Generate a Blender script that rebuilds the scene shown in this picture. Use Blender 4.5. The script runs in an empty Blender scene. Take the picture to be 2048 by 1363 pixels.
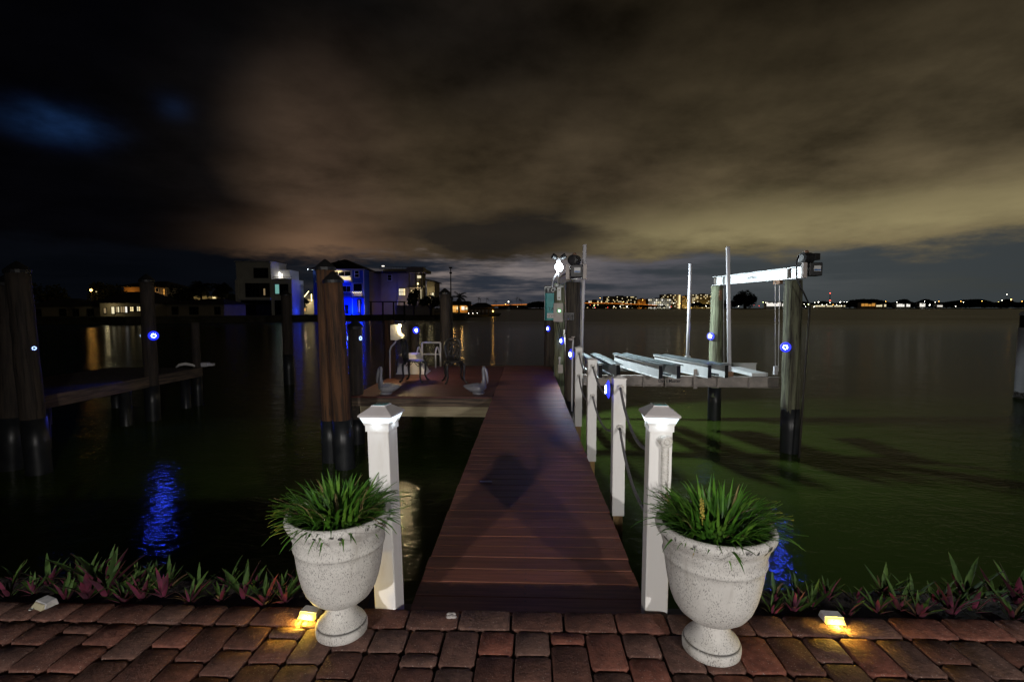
import bpy, math, random
from mathutils import Vector, Matrix, Euler
R = math.radians
rnd = random.Random(7)
sc = bpy.context.scene
col = sc.collection

# ------------------------------------------------------------------ camera
PSI = R(1.8)                      # camera yaw (world axes follow the dock)
PITCH = R(3.78)
F = 1000.0                        # focal length in photo pixels (2048 wide)
HCAM = 1.43
ZW = -1.02                        # water level
cam = bpy.data.cameras.new('camera')
cam.sensor_width = 36.0
cam.lens = F / 2048.0 * 36.0
cam.clip_start = 0.05
cam.clip_end = 20000
camo = bpy.data.objects.new('camera', cam)
camo.location = (0, 0, HCAM)
camo.rotation_euler = (R(90) - PITCH, 0, PSI)
col.objects.link(camo)
sc.camera = camo

def cam2w(X, D, z):
    """camera-aligned ground coordinates (X across, D forward) to world"""
    c, s = math.cos(PSI), math.sin(PSI)
    return Vector((X * c - D * s, X * s + D * c, z))
def ray(px, py):
    a, b = (px - 1024) / F, (681.5 - py) / F
    cp, sp = math.cos(PITCH), math.sin(PITCH)
    return a, cp + b * sp, b * cp - sp          # across, forward, up
def G(px, py, z):
    a, f, u = ray(px, py)
    t = (z - HCAM) / u
    return cam2w(a * t, f * t, z)
def AT(px, py, D):
    a, f, u = ray(px, py)
    t = D / f
    return cam2w(a * t, D, HCAM + u * t)
def ZAT(py, D):
    return AT(1024, py, D).z

# ------------------------------------------------------------------ view, render
sc.view_settings.view_transform = 'Standard'
sc.view_settings.look = 'None'
sc.view_settings.exposure = 0
sc.view_settings.gamma = 1
sc.view_settings.use_curve_mapping = False
sc.render.engine = 'CYCLES'
sc.cycles.use_denoising = True
sc.cycles.max_bounces = 5
sc.cycles.diffuse_bounces = 2
sc.cycles.glossy_bounces = 3
sc.cycles.transmission_bounces = 2
sc.cycles.sample_clamp_indirect = 4
sc.cycles.caustics_reflective = False
sc.cycles.caustics_refractive = False

# ------------------------------------------------------------------ node helpers
def lin(c):
    return tuple(((v / 255) / 12.92 if v / 255 <= .04045 else ((v / 255 + .055) / 1.055) ** 2.4) for v in c)
class V:
    """tiny expression wrapper for shader maths"""
    def __init__(s, nt, sock): s.nt, s.s = nt, sock
    def _m(s, op, *o):
        n = s.nt.nodes.new('ShaderNodeMath'); n.operation = op
        for i, v in enumerate((s,) + o):
            if isinstance(v, V): s.nt.links.new(v.s, n.inputs[i])
            else: n.inputs[i].default_value = v
        return V(s.nt, n.outputs[0])
    def __add__(s, o): return s._m('ADD', o)
    def __sub__(s, o): return s._m('SUBTRACT', o)
    def __mul__(s, o): return s._m('MULTIPLY', o)
    def __truediv__(s, o): return s._m('DIVIDE', o)
    def smooth(s, a, b):
        n = s.nt.nodes.new('ShaderNodeMapRange'); n.interpolation_type = 'SMOOTHSTEP'
        s.nt.links.new(s.s, n.inputs[0])
        lo, hi, f, t = (a, b, 0, 1) if a < b else (b, a, 1, 0)
        n.inputs[1].default_value = lo; n.inputs[2].default_value = hi
        n.inputs[3].default_value = f; n.inputs[4].default_value = t
        return V(s.nt, n.outputs[0])
    def gauss(s, c, w):
        d = (s - c) / w
        return (d * d * -1.0)._m('EXPONENT')
def ramp(nt, fac, stops, interp='EASE'):
    n = nt.nodes.new('ShaderNodeValToRGB'); n.color_ramp.interpolation = interp
    el = n.color_ramp.elements
    while len(el) < len(stops): el.new(.5)
    for e, (p, c) in zip(el, stops):
        e.position = p; e.color = (*c, 1)
    nt.links.new(fac.s, n.inputs[0])
    return n.outputs[0]
def mixc(nt, fac, a, b, mode='MIX'):
    n = nt.nodes.new('ShaderNodeMix'); n.data_type = 'RGBA'; n.blend_type = mode; n.clamp_factor = True
    for sock, v in ((n.inputs[0], fac), (n.inputs[6], a), (n.inputs[7], b)):
        if isinstance(v, V): nt.links.new(v.s, sock)
        elif isinstance(v, bpy.types.NodeSocket): nt.links.new(v, sock)
        elif isinstance(v, (int, float)): sock.default_value = v
        else: sock.default_value = (*v, 1)
    return n.outputs[2]
def noise(nt, vec, scale, detail=4, rough=.55, out=0, dim='3D'):
    n = nt.nodes.new('ShaderNodeTexNoise'); n.noise_dimensions = dim
    n.inputs['Scale'].default_value = scale; n.inputs['Detail'].default_value = detail
    n.inputs['Roughness'].default_value = rough
    if vec is not None: nt.links.new(vec, n.inputs['Vector'])
    return V(nt, n.outputs[out])
def comb(nt, x, y, z):
    n = nt.nodes.new('ShaderNodeCombineXYZ')
    for i, v in enumerate((x, y, z)):
        if isinstance(v, V): nt.links.new(v.s, n.inputs[i])
        else: n.inputs[i].default_value = v
    return n.outputs[0]

# ------------------------------------------------------------------ sky: city-lit cloud over a strip of dusk
world = bpy.data.worlds.new('World'); sc.world = world; world.use_nodes = True
nt = world.node_tree
for n in list(nt.nodes): nt.nodes.remove(n)
tc = nt.nodes.new('ShaderNodeTexCoord')
sep = nt.nodes.new('ShaderNodeSeparateXYZ'); nt.links.new(tc.outputs['Generated'], sep.inputs[0])
dx, dy, dz = (V(nt, o) for o in sep.outputs)
cs, sn = math.cos(PSI), math.sin(PSI)
cx = dx * cs + dy * sn
cy = dy * cs - dx * sn
az = cx._m('ARCTAN2', cy) * (180 / math.pi)          # degrees across
el = dz._m('ARCSINE') * (180 / math.pi)
el = el._m('MAXIMUM', 0.0)
zz = dz._m('MAXIMUM', 0.0) + .13
plane = comb(nt, cx / zz, cy / zz, 0.0)
low = comb(nt, az * .028, el * .10, 3.7)
strk = comb(nt, az * .018, el * .17, 9.1)
ang = comb(nt, az * .030, el * .055, 1.3)
n_big = (noise(nt, plane, .5, 3, .5) + noise(nt, ang, 1.2, 3, .5)) * .5
n_mid = noise(nt, plane, 1.3, 8, .6) * .45 + noise(nt, ang, 1.8, 7, .56) * .55
n_low = noise(nt, low, 3.0, 6, .6)
n_str = noise(nt, strk, 3.0, 6, .62)
azn = (az + 90.0 + (n_big - .5) * 34.0) / 180.0      # 0..1 over the front half, warped by the clouds
azf = (az + 90.0) / 180.0
def A(deg): return (deg + 90) / 180
warm = ramp(nt, azn, [(0, lin((4, 5, 8))), (A(-42), lin((5, 5, 8))), (A(-31), lin((17, 15, 15))), (A(-22), lin((80, 64, 51))),
                      (A(-8), lin((76, 64, 47))), (A(10), lin((82, 70, 53))), (A(27), lin((96, 84, 62))), (A(42), lin((94, 83, 62))), (1, lin((60, 54, 42)))])
top = ramp(nt, azn, [(0, lin((2, 2, 3))), (A(-38), lin((3, 3, 5))), (A(-22), lin((14, 13, 13))), (A(-2), lin((28, 24, 20))),
                     (A(20), lin((40, 34, 24))), (A(40), lin((35, 30, 21))), (1, lin((26, 23, 18)))])
cl = mixc(nt, (el + (n_big - .5) * 16.0).smooth(9, 29), warm, top)
mod = ((n_mid - .5) * 3.6 + .74)._m('MAXIMUM', .12)
cl = mixc(nt, 1.0, cl, comb(nt, mod, mod, mod), 'MULTIPLY')
# glow of the towns on the cloud base
g1 = (el + (n_low - .5) * 5.0).gauss(8.0, 2.5) * (az + (n_low - .5) * 14.0).smooth(-2, 26) * (n_low * 1.5 + .2)
cl = mixc(nt, g1 * .72, cl, lin((150, 138, 100)))
g2 = (el + (n_low - .5) * 3.0).gauss(6.6, 2.6) * az.gauss(-21.0, 6.5)
cl = mixc(nt, g2 * .75, cl, lin((116, 89, 68)))
# a dark bank of low cloud ahead
dk = (el + (n_low - .5) * 5.0).gauss(8.3, 1.9) * (az + (n_low - .5) * 16.0).gauss(-1.5, 9.0)
cl = mixc(nt, (dk * 1.5)._m('MINIMUM', .9), cl, lin((34, 31, 28)))
# the strip of dusk under the cloud base
gap_c = ramp(nt, azf, [(0, lin((2, 3, 6))), (A(-38), lin((4, 6, 10))), (A(-29), lin((8, 11, 16))), (A(-21), lin((44, 43, 46))), (A(-8), lin((150, 136, 130))),
                       (A(3), lin((124, 116, 115))), (A(14), lin((88, 86, 92))), (A(28), lin((74, 78, 80))), (A(46), lin((58, 61, 58))), (1, lin((30, 32, 34)))])
st = n_str.smooth(.40, .64)
stk = ramp(nt, azf, [(0, lin((2, 3, 5))), (A(-29), lin((7, 9, 14))), (A(-18), lin((22, 26, 33))), (A(0), lin((44, 49, 59))), (A(30), lin((60, 65, 67))), (1, lin((26, 28, 30)))])
gap = mixc(nt, st, stk, gap_c)
gap = mixc(nt, el.smooth(2.6, .6) * .75, gap, stk)
edge = (el + (n_low - .5) * 7.0 + az.gauss(32.0, 16.0) * .5).smooth(6.5, 4.7)
sky = mixc(nt, edge, cl, gap)
# rents in the cloud with deep blue behind
hole = ((az.gauss(-41.5, 3.0) * el.gauss(15.0, 1.3)) + (az.gauss(-33.5, 1.3) * el.gauss(18.0, 1.0)) * .25) * n_mid.smooth(.36, .7)
sky = mixc(nt, hole * .8, sky, lin((34, 66, 116)))
bg = nt.nodes.new('ShaderNodeBackground'); nt.links.new(sky, bg.inputs[0]); bg.inputs[1].default_value = 1.0
ow = nt.nodes.new('ShaderNodeOutputWorld'); nt.links.new(bg.outputs[0], ow.inputs[0])

# ------------------------------------------------------------------ materials
M = {}
def mat(name, c1, c2=None, scale=6.0, rough=.6, metal=0.0, stretch=(1, 1, 1), bump=0.0, bscale=None, lo=.35, hi=.65, var=0.0,
        emit=None, estr=0.0, spec=None, detail=5, trans=0.0):
    m = bpy.data.materials.new(name); m.use_nodes = True; M[name] = m
    t = m.node_tree; b = t.nodes['Principled BSDF']
    b.inputs['Roughness'].default_value = rough; b.inputs['Metallic'].default_value = metal
    if spec is not None: b.inputs['Specular IOR Level'].default_value = spec
    b.inputs['Base Color'].default_value = (*c1, 1)
    if c2 is not None or bump:
        tc = t.nodes.new('ShaderNodeTexCoord'); oi = t.nodes.new('ShaderNodeObjectInfo')
        mp = t.nodes.new('ShaderNodeMapping'); mp.inputs['Scale'].default_value = stretch
        t.links.new(tc.outputs['Object'], mp.inputs['Vector'])
        off = V(t, oi.outputs['Random']) * 37.0
        t.links.new(comb(t, off, off, off), mp.inputs['Location'])
        n = noise(t, mp.outputs[0], scale, detail, .6)
        if c2 is not None:
            c = mixc(t, n.smooth(lo, hi), c1, c2)
            if var:
                k = V(t, oi.outputs['Random']) * (2 * var) + (1 - var)
                c = mixc(t, 1.0, c, comb(t, k, k, k), 'MULTIPLY')
            t.links.new(c, b.inputs['Base Color'])
        if bump:
            nb = noise(t, mp.outputs[0], bscale or scale * 2, 4, .6)
            bp = t.nodes.new('ShaderNodeBump'); bp.inputs['Strength'].default_value = 1
            bp.inputs['Distance'].default_value = bump
            t.links.new(nb.s, bp.inputs['Height']); t.links.new(bp.outputs[0], b.inputs['Normal'])
        r = n * .25 + (rough - .12)
        if name.startswith(('pile_w', 'pile_g', 'pile_d', 'pile_m')) and name != 'pile_wrap':
            mp2 = t.nodes.new('ShaderNodeMapping'); mp2.inputs['Scale'].default_value = (26, 26, .9); t.links.new(tc.outputs['Object'], mp2.inputs['Vector'])
            t.links.new(comb(t, off, off, off), mp2.inputs['Location'])
            ck = noise(t, mp2.outputs[0], 1.6, 4, .6).smooth(.57, .64); kn = noise(t, tc.outputs['Object'], 2.3, 2, .5).smooth(.66, .72)
            t.links.new(mixc(t, ((ck * .75) + kn * .6)._m('MINIMUM', 1.0), b.inputs['Base Color'].links[0].from_socket, tuple(v * .22 for v in c2)), b.inputs['Base Color'])
        t.links.new(r.s, b.inputs['Roughness'])
    if emit is not None:
        b.inputs['Emission Color'].default_value = (*emit, 1); b.inputs['Emission Strength'].default_value = estr
    return m
mat('vinyl', (.87, .86, .84), (.74, .71, .67), 4, .42, stretch=(3, 3, .8), lo=.5, hi=.8, bump=.0004, bscale=20)
mat('pile_wood', (.105, .046, .018), (.035, .019, .011), 2.2, .85, stretch=(7, 7, .6), bump=.006, bscale=6, var=.2)
mat('pile_grey', (.085, .07, .05), (.04, .034, .028), 2.2, .85, stretch=(7, 7, .6), bump=.006, bscale=6, var=.2)
mat('pile_green', (.27, .30, .19), (.11, .11, .07), 2.4, .8, stretch=(7, 7, .5), bump=.005, bscale=6, var=.1)
mat('pile_mix', (.15, .155, .095), (.05, .045, .032), 2.2, .85, stretch=(7, 7, .6), bump=.006, bscale=6)
mat('pile_dark', (.06, .045, .034), (.028, .023, .02), 2.2, .85, stretch=(7, 7, .6), bump=.006, bscale=6)
mat('pile_wrap', (.013, .015, .018), (.022, .024, .026), 5, .38, bump=.002, bscale=9)
mat('pile_cap', (.012, .012, .013), rough=.5)
mat('deck', (.235, .082, .048), (.155, .055, .035), 3.0, .6, stretch=(.8, 16, 3), bump=.002, bscale=12, var=.24)
mat('deck_red', (.125, .034, .022), (.09, .025, .018), 3.0, .6, stretch=(.7, 14, 3), bump=.0012, bscale=12, var=.12)
mat('fascia_old', (.17, .12, .08), (.055, .042, .034), 3, .85, stretch=(.6, 5, 9), bump=.003, bscale=5)
mat('fascia_new', (.42, .36, .22), (.32, .26, .16), 3, .75, stretch=(.6, 5, 9), bump=.001, bscale=5)
mat('post_timber', (.34, .21, .075), (.2, .12, .05), 4, .8, stretch=(6, 6, .7), bump=.001)
mat('alum', (.70, .72, .72), (.60, .62, .62), 5, .5, metal=.25, stretch=(1, 1, 1), bump=.0006)
mat('alum_dull', (.34, .30, .27), (.24, .215, .20), 6, .55, metal=.25, bump=.001)
mat('alum_dark', (.10, .13, .14), (.07, .09, .10), 6, .45, metal=.3)
mat('rib_top', (.16, .19, .20), (.10, .125, .13), 5, .45, metal=.3)
mat('void_black', (.008, .008, .008), rough=.8)
mat('pvc', (.72, .71, .74), (.62, .61, .65), 4, .4)
mat('black_plastic', (.018, .018, .02), (.03, .03, .032), 20, .45)
mat('black_metal', (.010, .010, .011), (.02, .02, .02), 30, .42, bump=.001)
mat('steel', (.55, .55, .55), rough=.3, metal=.9)
mat('rusty', (.30, .16, .09), (.18, .10, .06), 20, .75)
mat('rope_white', (.8, .78, .74), (.66, .64, .6), 60, .9)
mat('rope_grey', (.27, .26, .27), (.17, .165, .17), 60, .9)
mat('soil', (.018, .013, .010), (.035, .025, .018), 30, .95, bump=.01, bscale=40)
mat('joint_sand', (.045, .033, .026), (.02, .016, .013), 60, .95, bump=.004, bscale=120)
mat('concrete', (.16, .15, .14), (.10, .095, .09), 5, .9, bump=.003, bscale=30)
mat('stucco_dark', (.45, .41, .36), (.38, .35, .31), 3, .9)
mat('leaf_green', (.050, .105, .010), (.022, .056, .007), 9, .75, stretch=(1, 1, 1))
mat('leaf_purple', (.125, .013, .040), (.05, .009, .024), 9, .75)
mat('grass_blade', (.085, .23, .022), (.040, .13, .014), 14, .4)
mat('grass_pale', (.13, .27, .03), (.07, .17, .02), 14, .45)
mat('grass_dry', (.30, .24, .10), (.2, .15, .06), 14, .7)
mat('leaf_dry', (.20, .13, .06), (.12, .075, .035), 14, .85)
mat('flower_yellow', (.45, .36, .06), rough=.7)
mat('leaf_dark', (.022, .035, .014), (.012, .02, .009), 1.2, .8)
mat('palm_leaf', (.030, .042, .016), (.016, .024, .01), 1.5, .7)
mat('bark', (.07, .055, .04), (.04, .032, .025), 3, .9)
mat('white_paint', (.78, .78, .80), (.70, .70, .73), .8, .7)
mat('cream_wall', (.42, .36, .27), (.36, .31, .24), .5, .85)
mat('tan_wall', (.42, .36, .29), (.36, .31, .25), .5, .85)
mat('blue_siding', (.05, .14, .62), (.04, .12, .55), .6, .7, stretch=(.2, .2, 8))
mat('orange_wall', (.55, .33, .13), (.47, .28, .11), .5, .85)
mat('roof_dark', (.05, .045, .045), (.032, .03, .03), 2, .9, stretch=(1, 1, 6))
mat('glass_dark', (.008, .009, .012), rough=.08)
mat('frame_white', (.75, .75, .76), rough=.5)
mat('frame_dark', (.03, .03, .03), rough=.6)
mat('door_wood', (.16, .07, .03), (.11, .05, .02), 3, .6, stretch=(6, 6, 1))
mat('shore_ground', (.05, .055, .03), (.035, .035, .025), .4, .95)
mat('sea_wall', (.12, .115, .10), (.06, .06, .055), .7, .9)
mat('asphalt', (.05, .05, .05), (.04, .04, .04), .2, .9)
mat('ceramic', (.27, .27, .29), (.19, .19, .21), 12, .28, bump=.002, bscale=30)
mat('ceramic_pale', (.42, .42, .44), (.33, .33, .36), 12, .3)
mat('sign_teal', (.004, .30, .30), (.004, .24, .26), 5, .35)
mat('sign_black', (.01, .01, .012), rough=.4)
mat('letter_white', (.75, .75, .75), rough=.6)
mat('letter_black', (.01, .01, .014), rough=.6)
mat('letter_red', (.5, .03, .03), rough=.6)
mat('letter_grey', (.30, .33, .36), rough=.6)
mat('label_blue', (.02, .13, .42), rough=.5)
mat('box_grey', (.52, .46, .43), (.46, .41, .39), 8, .5)
mat('solar_panel', (.03, .30, .34), (.02, .16, .20), 30, .1)  # teal base colour carries the reflected sky and floodlight
mat('cap_grey', (.55, .52, .52), (.5, .47, .47), 10, .4)
mat('clear_plastic', (.55, .55, .56), (.42, .42, .43), 30, .15)
mat('lens_dull', (.42, .38, .26), rough=.15)
mat('gum', (.50, .47, .45), (.38, .35, .34), 40, .6)
mat('brick_red', (.24, .10, .07), (.17, .075, .055), 10, .9)
def em(name, c, s): return mat(name, (.2, .2, .2), rough=.5, emit=c, estr=s)
em('led_white', (.55, .72, 1), 40)
em('led_blue', (.006, .03, 1), 4)
em('led_dot', (.45, .65, 1), 5)
em('led_halo', (.004, .02, 1), 1.2)
em('led_blue_dim', (.05, .12, 1), .12)
em('flood_lens', (.80, .93, 1), 60)
em('cap_glow', (.80, .93, 1), 1.25)
em('amber_lens', (1, .66, .06), 2.2)
em('amber_core', (1, .82, .30), 28)
em('pedestal_bulb', (1, .80, .42), 22)
em('pedestal_glow', (1, .72, .28), 1.6)
em('green_led', (.2, 1, .3), 14)
em('win_warm', (1, .78, .38), 1.15)
em('win_pale', (1, .88, .56), .85)
em('win_dim', (1, .70, .35), .22)
em('win_teal', (.35, .85, .75), .42)
em('win_white', (1, .95, .86), 1.0)
em('win_orange', (1, .45, .08), .55)
em('bulb_warm', (1, .85, .40), 4)
em('bulb_white', (1, .94, .80), 2.2)
em('bulb_cool', (.85, .92, 1), 6)
em('lamp_orange', (1, .50, .10), 20)
em('lamp_white', (1, .95, .80), 20)
em('lamp_green', (.85, 1, .35), 20)
em('lamp_red', (1, .08, .05), 7)
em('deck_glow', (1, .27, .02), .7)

def special_materials():
    # urn: cast off-white stone with dark pits, scuffed where it was knocked
    m = mat('urn_stone', (.66, .645, .61), (.58, .56, .53), 7, .7, bump=.0012, bscale=60)
    t = m.node_tree; b = t.nodes['Principled BSDF']
    base = b.inputs['Base Color'].links[0].from_socket
    tc = t.nodes.new('ShaderNodeTexCoord')
    mp = t.nodes.new('ShaderNodeMapping'); mp.inputs['Scale'].default_value = (1, 1, .42); mp.inputs['Rotation'].default_value = (.25, .3, 0)
    oiu = t.nodes.new('ShaderNodeObjectInfo'); ou = V(t, oiu.outputs['Random']) * 23.0; t.links.new(comb(t, ou, ou, 0.0), mp.inputs['Location'])
    t.links.new(tc.outputs['Object'], mp.inputs['Vector'])
    n1 = noise(t, mp.outputs[0], 270, 2, .5); n2 = noise(t, mp.outputs[0], 18, 3, .5)
    pit = n1.smooth(.56, .64) * n2.smooth(.30, .50)
    c = mixc(t, pit * .75, base, (.10, .095, .09))
    sep = t.nodes.new('ShaderNodeSeparateXYZ'); t.links.new(tc.outputs['Object'], sep.inputs[0])
    z = V(t, sep.outputs[2]); nx = noise(t, tc.outputs['Object'], 26, 4, .6)
    ring = z.gauss(.049, .0042) * nx.smooth(.33, .42)
    chip = z.smooth(.485, .515) * z.smooth(.545, .528) * nx.smooth(.565, .61)
    band = z.gauss(.405, .004) * nx.smooth(.45, .6) * .35
    c = mixc(t, (ring + chip + band)._m('MINIMUM', 1.0), c, (.03, .028, .027))
    ms = t.nodes.new('ShaderNodeMapping'); ms.inputs['Scale'].default_value = (16, 16, 1.6); t.links.new(comb(t, ou, ou, 0.0), ms.inputs['Location']); t.links.new(tc.outputs['Object'], ms.inputs['Vector'])
    run = noise(t, ms.outputs[0], 1.0, 4, .6).smooth(.55, .78) * z.smooth(.16, .42) * .45
    muck = noise(t, mp.outputs[0], 9, 4, .6).smooth(.42, .7) * z.smooth(.13, .0) * .55
    c = mixc(t, (run + muck)._m('MINIMUM', 1.0), c, (.20, .165, .12))
    t.links.new(c, b.inputs['Base Color'])
    # pavers: tumbled concrete, colour by piece, pale grit
    m = mat('paver', (.185, .093, .070), (.108, .055, .044), 22, .9, bump=.006, bscale=70, var=.26)
    t = m.node_tree; b = t.nodes['Principled BSDF']
    base = b.inputs['Base Color'].links[0].from_socket
    oi = t.nodes.new('ShaderNodeObjectInfo')
    tint = ramp(t, V(t, oi.outputs['Random']), [(0, (1.0, .80, .74)), (.35, (1, 1, 1)), (.7, (.85, .95, .98)), (1, (1.1, .75, .66))], 'LINEAR')
    c = mixc(t, 1.0, base, tint, 'MULTIPLY')
    tc = t.nodes.new('ShaderNodeTexCoord'); off = V(t, oi.outputs['Random']) * 11.0
    mp = t.nodes.new('ShaderNodeMapping'); t.links.new(tc.outputs['Object'], mp.inputs['Vector']); t.links.new(comb(t, off, off, 0.0), mp.inputs['Location'])
    g = noise(t, mp.outputs[0], 130, 2, .6).smooth(.63, .70)
    c = mixc(t, g * .8, c, (.36, .29, .25))
    t.links.new(c, b.inputs['Base Color']); b.inputs['Specular IOR Level'].default_value = .35
    # water: turbid green bay, wind ripples
    m = bpy.data.materials.new('bay_water'); m.use_nodes = True; M['bay_water'] = m
    t = m.node_tree; b = t.nodes['Principled BSDF']
    tc = t.nodes.new('ShaderNodeTexCoord')
    b.inputs['Base Color'].default_value = (.031, .050, .0085, 1)
    b.inputs['Roughness'].default_value = .08
    b.inputs['Specular IOR Level'].default_value = .26
    b.inputs['IOR'].default_value = 1.33
    mp = t.nodes.new('ShaderNodeMapping'); mp.inputs['Scale'].default_value = (1, 1.5, 1); mp.inputs['Rotation'].default_value = (0, 0, .2)
    t.links.new(tc.outputs['Object'], mp.inputs['Vector'])
    w1 = noise(t, mp.outputs[0], 9, 3, .6); w2 = noise(t, mp.outputs[0], 1.6, 3, .55); w3 = noise(t, mp.outputs[0], .25, 2, .5)
    sp_ = t.nodes.new('ShaderNodeSeparateXYZ'); t.links.new(tc.outputs['Object'], sp_.inputs[0])
    calm = V(t, sp_.outputs[1]).smooth(150.0, 12.0) * .72 + .28
    far_ = V(t, sp_.outputs[1]).smooth(14.0, 120.0)
    mpb = t.nodes.new('ShaderNodeMapping'); mpb.inputs['Scale'].default_value = (.012, .10, 1); t.links.new(tc.outputs['Object'], mpb.inputs['Vector'])
    band = noise(t, mpb.outputs[0], 1.0, 3, .5)
    t.links.new((far_ * (band * .28 + .10) + .08).s, b.inputs['Roughness'])
    h = (w1 * .0075 + w2 * .016 + w3 * .02) * calm
    bp = t.nodes.new('ShaderNodeBump'); bp.inputs['Strength'].default_value = 1; bp.inputs['Distance'].default_value = 1.0
    t.links.new(h.s, bp.inputs['Height'])
    # wave-averaged mirror share over the turbid body colour
    df = t.nodes.new('ShaderNodeBsdfDiffuse'); df.inputs['Color'].default_value = b.inputs['Base Color'].default_value
    gl = t.nodes.new('ShaderNodeBsdfGlossy'); fr = t.nodes.new('ShaderNodeFresnel'); fr.inputs['IOR'].default_value = 1.33
    for nd in (gl, fr): t.links.new(bp.outputs[0], nd.inputs['Normal'])
    t.links.new(b.inputs['Roughness'].links[0].from_socket, gl.inputs['Roughness'])
    mx = t.nodes.new('ShaderNodeMixShader'); t.links.new((V(t, fr.outputs[0]) * .52).s, mx.inputs[0])
    t.links.new(df.outputs[0], mx.inputs[1]); t.links.new(gl.outputs[0], mx.inputs[2])
    t.links.new(mx.outputs[0], t.nodes['Material Output'].inputs['Surface']); t.nodes.remove(b)
special_materials()

# ------------------------------------------------------------------ mesh helpers
class MB:
    def __init__(s): s.v, s.f, s.mi = [], [], []
    def add(s, vs, fs, mi=0):
        k = len(s.v); s.v += [tuple(v) for v in vs]; s.f += [tuple(i + k for i in f) for f in fs]; s.mi += [mi] * len(fs); return s
    def box(s, x0, x1, y0, y1, z0, z1, mi=0):
        return s.add([(x, y, z) for z in (z0, z1) for y in (y0, y1) for x in (x0, x1)],
                     [(0, 2, 3, 1), (4, 5, 7, 6), (0, 1, 5, 4), (2, 6, 7, 3), (0, 4, 6, 2), (1, 3, 7, 5)], mi)
    def hexa(s, bot, topv, mi=0):
        return s.add(list(bot) + list(topv), [(3, 2, 1, 0), (4, 5, 6, 7), (0, 1, 5, 4), (1, 2, 6, 5), (2, 3, 7, 6), (3, 0, 4, 7)], mi)
    def bar(s, a, b, w, h, mi=0, up=(0, 0, 1)):
        a, b = Vector(a), Vector(b); d = (b - a).normalized(); u = Vector(up)
        r = d.cross(u)
        r = Vector((1, 0, 0)) if r.length < 1e-4 else r.normalized()
        u = r.cross(d).normalized(); r = r * w / 2; u = u * h / 2
        return s.hexa([a - r - u, a + r - u, b + r - u, b - r - u], [a - r + u, a + r + u, b + r + u, b - r + u], mi)
    def tube(s, pts, rad, n=8, cap=True, mi=0, flat=1.0):
        pts = [Vector(p) for p in pts]
        rad = [rad] * len(pts) if isinstance(rad, (int, float)) else rad
        vs, fs = [], []; prev = None
        for i, p in enumerate(pts):
            d = (pts[min(i + 1, len(pts) - 1)] - pts[max(i - 1, 0)]).normalized()
            if prev is None:
                a = Vector((0, 0, 1)) if abs(d.z) < .9 else Vector((1, 0, 0))
                u = d.cross(a).normalized()
            else: u = (prev - d * prev.dot(d)).normalized()
            prev = u; w = d.cross(u)
            for k in range(n):
                t = 2 * math.pi * k / n
                vs.append(p + u * (math.cos(t) * rad[i]) + w * (math.sin(t) * rad[i] * flat))
        for i in range(len(pts) - 1):
            for k in range(n):
                fs.append((i * n + k, i * n + (k + 1) % n, (i + 1) * n + (k + 1) % n, (i + 1) * n + k))
        if cap:
            fs.append(tuple(range(n - 1, -1, -1))); fs.append(tuple(range((len(pts) - 1) * n, len(pts) * n)))
        return s.add(vs, fs, mi)
    def lathe(s, prof, n=32, c=(0, 0, 0), mi=0):
        vs, fs = [], []
        for r, z in prof:
            for k in range(n):
                t = 2 * math.pi * k / n; vs.append((c[0] + r * math.cos(t), c[1] + r * math.sin(t), c[2] + z))
        for i in range(len(prof) - 1):
            for k in range(n):
                fs.append((i * n + k, i * n + (k + 1) % n, (i + 1) * n + (k + 1) % n, (i + 1) * n + k))
        fs.append(tuple(range(n - 1, -1, -1))); fs.append(tuple(range((len(prof) - 1) * n, len(prof) * n)))
        return s.add(vs, fs, mi)
    def prism(s, poly, y0, y1, mi=0):          # polygon in x,z pushed along y
        n = len(poly)
        vs = [(x, y0, z) for x, z in poly] + [(x, y1, z) for x, z in poly]
        fs = [tuple(range(n)), tuple(range(2 * n - 1, n - 1, -1))] + [(i, i + n, (i + 1) % n + n, (i + 1) % n) for i in range(n)]
        return s.add(vs, fs, mi)
    def ball(s, c, r, n=8, m=5, mi=0):
        if isinstance(r, (int, float)): r = (r, r, r)
        vs, fs = [], []
        for i in range(1, m):
            p = math.pi * i / m
            for k in range(n):
                t = 2 * math.pi * k / n
                vs.append((c[0] + r[0] * math.sin(p) * math.cos(t), c[1] + r[1] * math.sin(p) * math.sin(t), c[2] + r[2] * math.cos(p)))
        vs += [(c[0], c[1], c[2] + r[2]), (c[0], c[1], c[2] - r[2])]; T, B = len(vs) - 2, len(vs) - 1
        for i in range(m - 2):
            for k in range(n): fs.append((i * n + k, (i + 1) * n + k, (i + 1) * n + (k + 1) % n, i * n + (k + 1) % n))
        for k in range(n):
            fs.append((T, k, (k + 1) % n)); fs.append((B, (m - 2) * n + (k + 1) % n, (m - 2) * n + k))
        return s.add(vs, fs, mi)
    def mesh(s, name, mats, smooth=False):
        me = bpy.data.meshes.new(name); me.from_pydata([tuple(v) for v in s.v], [], s.f)
        for m in (mats if isinstance(mats, (list, tuple)) else [mats]): me.materials.append(M[m])
        me.polygons.foreach_set('material_index', s.mi)
        if smooth: me.polygons.foreach_set('use_smooth', [True] * len(s.f))
        me.update(); return me
    def build(s, name, mats, parent=None, loc=(0, 0, 0), rot=(0, 0, 0), smooth=False, bevel=0.0):
        return put(name, s.mesh(name, mats, smooth), parent, loc, rot, bevel, smooth)
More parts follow.
